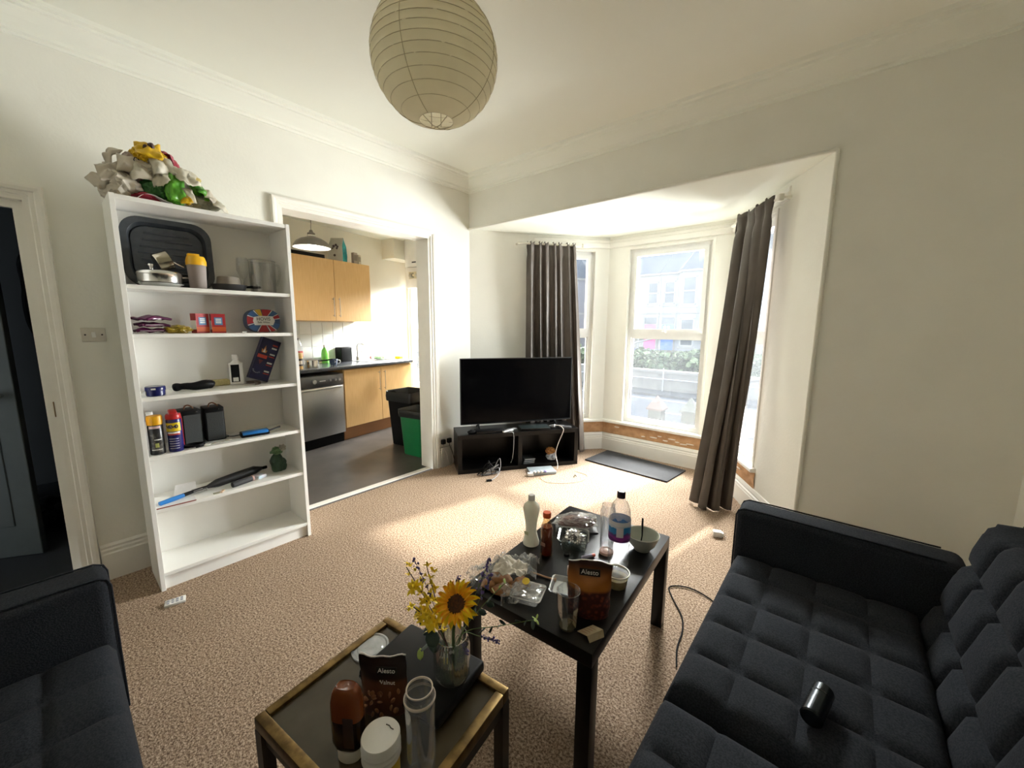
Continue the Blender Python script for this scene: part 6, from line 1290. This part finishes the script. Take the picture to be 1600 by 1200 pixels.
t = bthing('hanging_lead','thin lead hanging over the front of the bench','cable',.535,-.006,0); m = MB(); m.tube(smoothcurve([(-.03,.05,LH+.006),(-.01,.0,LH+.010),(.012,-.006,LH-.02),(.012,-.004,LH-.15),(.012,.03,.12),(.0,.05,.06)],6),.0028,6); m.build('wire', mat('grey_wire',(.30,.30,.31),.4), t, smooth=60)

# ================================================================ KITCHEN THINGS
ZK = .9225
t = kthing('coffee_tin','tall gold and black coffee tin on the worktop end','tin',.035,.14,ZK); spin([(.046,0),(.047,.002),(.047,.150),(.045,.152)],28).build('tin', mat('gold_tin',(.66,.42,.16),.3,.5), t, smooth=40); spin([(.048,.152),(.048,.178),(.046,.180)],28).build('lid', mat('gold_tin_lid',(.70,.45,.2),.35,.3), t, smooth=40)
band(t,.0476,.035,.118,-2.9,-.2,mat('black_tin_label',(.03,.02,.018),.4),'label'); band(t,.0480,.055,.095,-2.0,-1.1,mat('pale_tin_oval',(.66,.58,.48),.4),'label_oval')
t = kthing('saucepan','steel saucepan next to the coffee tin','pan',.215,.17,ZK); b = MB(); b.shell([(.001,.003),(.072,0),(.076,.004),(.078,.085),(.081,.087),(.075,.085),(.072,.008),(.001,.006)],32); b.build('pan_body', CHROME, t, smooth=40); b = MB(); b.tube([(.075,-.02,.07),(.20,-.10,.085)],[.006,.009],8); b.build('handle', BLACK, t, smooth=50)
t = kthing('mug','dark blue patterned mug on the worktop','mug',.455,.11,ZK); b = MB(); b.lathe([(.026,0),(.030,.003),(.046,.05),(.048,.085),(.045,.085),(.042,.05),(.026,.010),(.002,.008)],28); b.build('cup', mat('blue_patterned_china',(.05,.08,.16),.3,scale=45,col2=(.45,.48,.55),ramp=(.42,.46)), t, smooth=50); b = MB(); b.tube(smoothcurve([(.045,-.01,.07),(.075,-.02,.065),(.075,-.02,.035),(.036,-.008,.025)],5),.006,8); b.build('handle', WHITEP, t, smooth=60)
t = kthing('cola_bottle','clear bottle with a red label against the tiles','bottle',.25,.46,ZK); spin([(.038,.002),(.042,.01),(.042,.20),(.034,.25),(.015,.30),(.013,.315)],28).build('bottle_wall', PET, t, smooth=50); band(t,.0428,.105,.175,-3.1,3.1,mat('red_cola_label',(.62,.02,.03),.4,scale=30,col2=(.75,.45,.42),ramp=(.3,.36)),'label'); spin([(.016,.308),(.016,.328),(.014,.330)],20).build('cap', mat('grey_cap',(.30,.30,.30),.5), t, smooth=40)
t = kthing('soap_bottle','bright green washing-up bottle against the tiles','bottle',.62,.50,ZK); spin([(.040,0),(.044,.004),(.046,.12),(.038,.17),(.016,.20),(.014,.21)],28).build('body', mat('bright_green_soap',(.22,.72,.12),.3), t, smooth=50); spin([(.016,.205),(.016,.228),(.008,.238)],20).build('cap', WHITEP, t, smooth=40)
t = kthing('toaster','black and chrome toaster beside the sink','toaster',.845,.555,ZK); 
m = MB(); m.rbox(-.02,.155,-.10,.03,.0,.195,.012,3); m.build('body', BLACK, t, smooth=40); m = MB(); m.box(.0,.135,-.060,-.035,.1945,.1965); m.build('bread_slot', BLACKGLOSS, t); m = MB(); m.box(.156,.166,-.06,-.03,.10,.13); m.build('lever', CHROME, t)
t = kthing('yellow_sponge','yellow sponge at the window end of the worktop','sponge',1.60,.20,ZK+.001); m = MB(); m.rbox(-.035,.035,-.05,.05,0,.055,.010,3); m.v = [(x,y,z*(1-.3*abs(y)/.05)) for x,y,z in m.v]; m.build('sponge_block', mat('bright_yellow_sponge',(.85,.62,.02),.9), t, smooth=40)
t = kthing('salad_bag','clear and green salad bag on the drainer','bag',1.36,.30,ZK+.010); m = blob(.14,.09,.04,101,.3,8,4,flat=-.03); m.v = [(a,c,e+.032) for a,c,e in m.v]; m.build('film', TRAN, t, smooth=35); m = blob(.08,.06,.024,102,.5,14,4,flat=-.02); m.v = [(a-.03,c,e+.026) for a,c,e in m.v]; m.build('leaves', mat('salad_green',(.20,.50,.10),.5), t, smooth=35)
t = kthing('pink_cloth','small pink cloth behind the salad bag','cloth',1.33,.46,ZK+.010); m = blob(.035,.03,.025,103,.4,8,3,flat=-.02); m.v = [(a,c,e+.021) for a,c,e in m.v]; m.build('cloth_lump', mat('coral_cloth',(.72,.22,.20),.8), t, smooth=40)
t = kthing('coffee_bag','silver and turquoise bag standing on the wall cupboard','bag',.83,.42,2.2055)
m = MB(); 
def gus(u,v): return None
lay = [[(-.09,-.06),(.09,-.06),(.09,.06),(-.09,.06)],[(-.095,-.062),(.095,-.062),(.095,.062),(-.095,.062)],[(-.09,-.055),(.09,-.055),(.09,.055),(-.09,.055)],[(-.082,-.012),(.082,-.012),(.082,.012),(-.082,.012)],[(-.080,-.006),(.080,-.006),(.080,.006),(-.080,.006)]]
zs_ = [0,.08,.20,.275,.30]; m.add([(x,y,z) for p,z in zip(lay,zs_) for x,y in p],[(k*4+i,k*4+(i+1)%4,k*4+4+(i+1)%4,k*4+4+i) for k in range(4) for i in range(4)]+[(3,2,1,0),(16,17,18,19)])
for i in range(len(m.f)-2): m.m[i] = 1 if i % 4 == 1 else 0
t.rotation_euler = (0,0,KR-1.1)
m.build('bag_body', [mat('matt_silver_film',(.52,.50,.44),.35,.3),mat('turquoise_film',(.03,.40,.45),.25,scale=14,col2=(.01,.20,.24))], t, smooth=20)
for k,(x,z,s) in enumerate(((-.02,.19,.018),(.01,.205,.016),(.03,.185,.014),(-.035,.165,.012),(.02,.165,.014),(-.01,.08,.016))):
    m = MB(); m.lathe([(s,0),(s*.9,.002)],10,M=TR(x,-.0575 if z > .15 else -.063,z,rx=pi/2)); m.build('dark_print', mat('dark_brown_print',(.05,.02,.02),.5), t)
for k,(a,w,h,c) in enumerate(((1.00,.060,.145,(.42,.36,.30)),(1.07,.045,.125,(.62,.55,.45)))):
    t = kthing('spice_box',('brown printed carton beside the silver bag on the cupboard','pale carton at the end of the cupboard top')[k],'box',a,.33,2.2055); m = MB(); m.rbox(0,w,0,.05,0,h,.002,1); m.build('carton', mat('carton_tone_%d' % k,c,.6), t); m = MB(); m.box(.006,w-.006,-.0008,0,h*.3,h*.8); m.build('print_panel', mat('carton_print_%d' % k,tuple(v*.55 for v in c),.6), t)
t = kthing('black_tray','flat black tray lying on the wall cupboard behind the lamp','tray',.10,.30,2.2055); m = MB(); m.rbox(0,.46,0,.26,0,.045,.006,2); m.rbox(.44,.50,.10,.14,.02,.035,.004,1); m.build('tray_body', BLACK, t, smooth=40)
def bin_(label, x, y, rz, w, dp, h, body, lin, over):
    t = thing('waste_bin', label, 'bin', (x,y,-.0035), rz); n = 6
    def ring(s,z,n=6): return [(a*1.0,c*1.0,z) for a,c in [(px*w/2/.5*.5*s,py*dp/2/.5*.5*s) for px,py in [(q[0],q[1]) for q in rr(1,.18)]]]
    m = MB(); lay = [ring(.76,0),ring(.78,.01),ring(.97,h*.97),ring(1.0,h*.98),ring(1.0,h),ring(.95,h),ring(.75,.03)]; n = len(lay[0])
    m.add([p for l in lay for p in l],[(k*n+i,k*n+(i+1)%n,(k+1)*n+(i+1)%n,(k+1)*n+i) for k in range(6) for i in range(n)]+[tuple(range(n-1,-1,-1)),tuple(6*n+i for i in range(n))]); m.build('bucket', body, t, smooth=40)
    rb = random.Random(int(h*100)); m = MB(); lay = [ring(.90,h*.75),ring(.94,h*1.0),ring(1.0,h*1.02),ring(1.035,h*1.005),ring(1.05,h*(1-over*.5)),ring(1.03,h*(1-over))]
    lay = [[(a+.006*nz((a,c,e),14,k),c+.006*nz((a,c,e),14,k+3),e+(.02*nz((a,c,0),9,k) if k > 1 else 0)) for a,c,e in l] for k,l in enumerate(lay)]
    m.add([p for l in lay for p in l],[(k*n+i,k*n+(i+1)%n,(k+1)*n+(i+1)%n,(k+1)*n+i) for k in range(5) for i in range(n)]); m.build('bin_liner', lin, t, smooth=60)
    return t
LINER = mat('black_bin_film',(.010,.010,.011),.28,scale=20)
bin_('tall black kitchen bin with a black liner behind the green bin',-.93,-.14,radians(10),.40,.34,.64,BLACK,LINER,.16)
bin_('green kitchen bin with a black liner next to the opening jamb',-.52,-.30,radians(8),.34,.28,.50,mat('mid_green_plastic',(.015,.22,.075),.35,scale=10),LINER,.13)
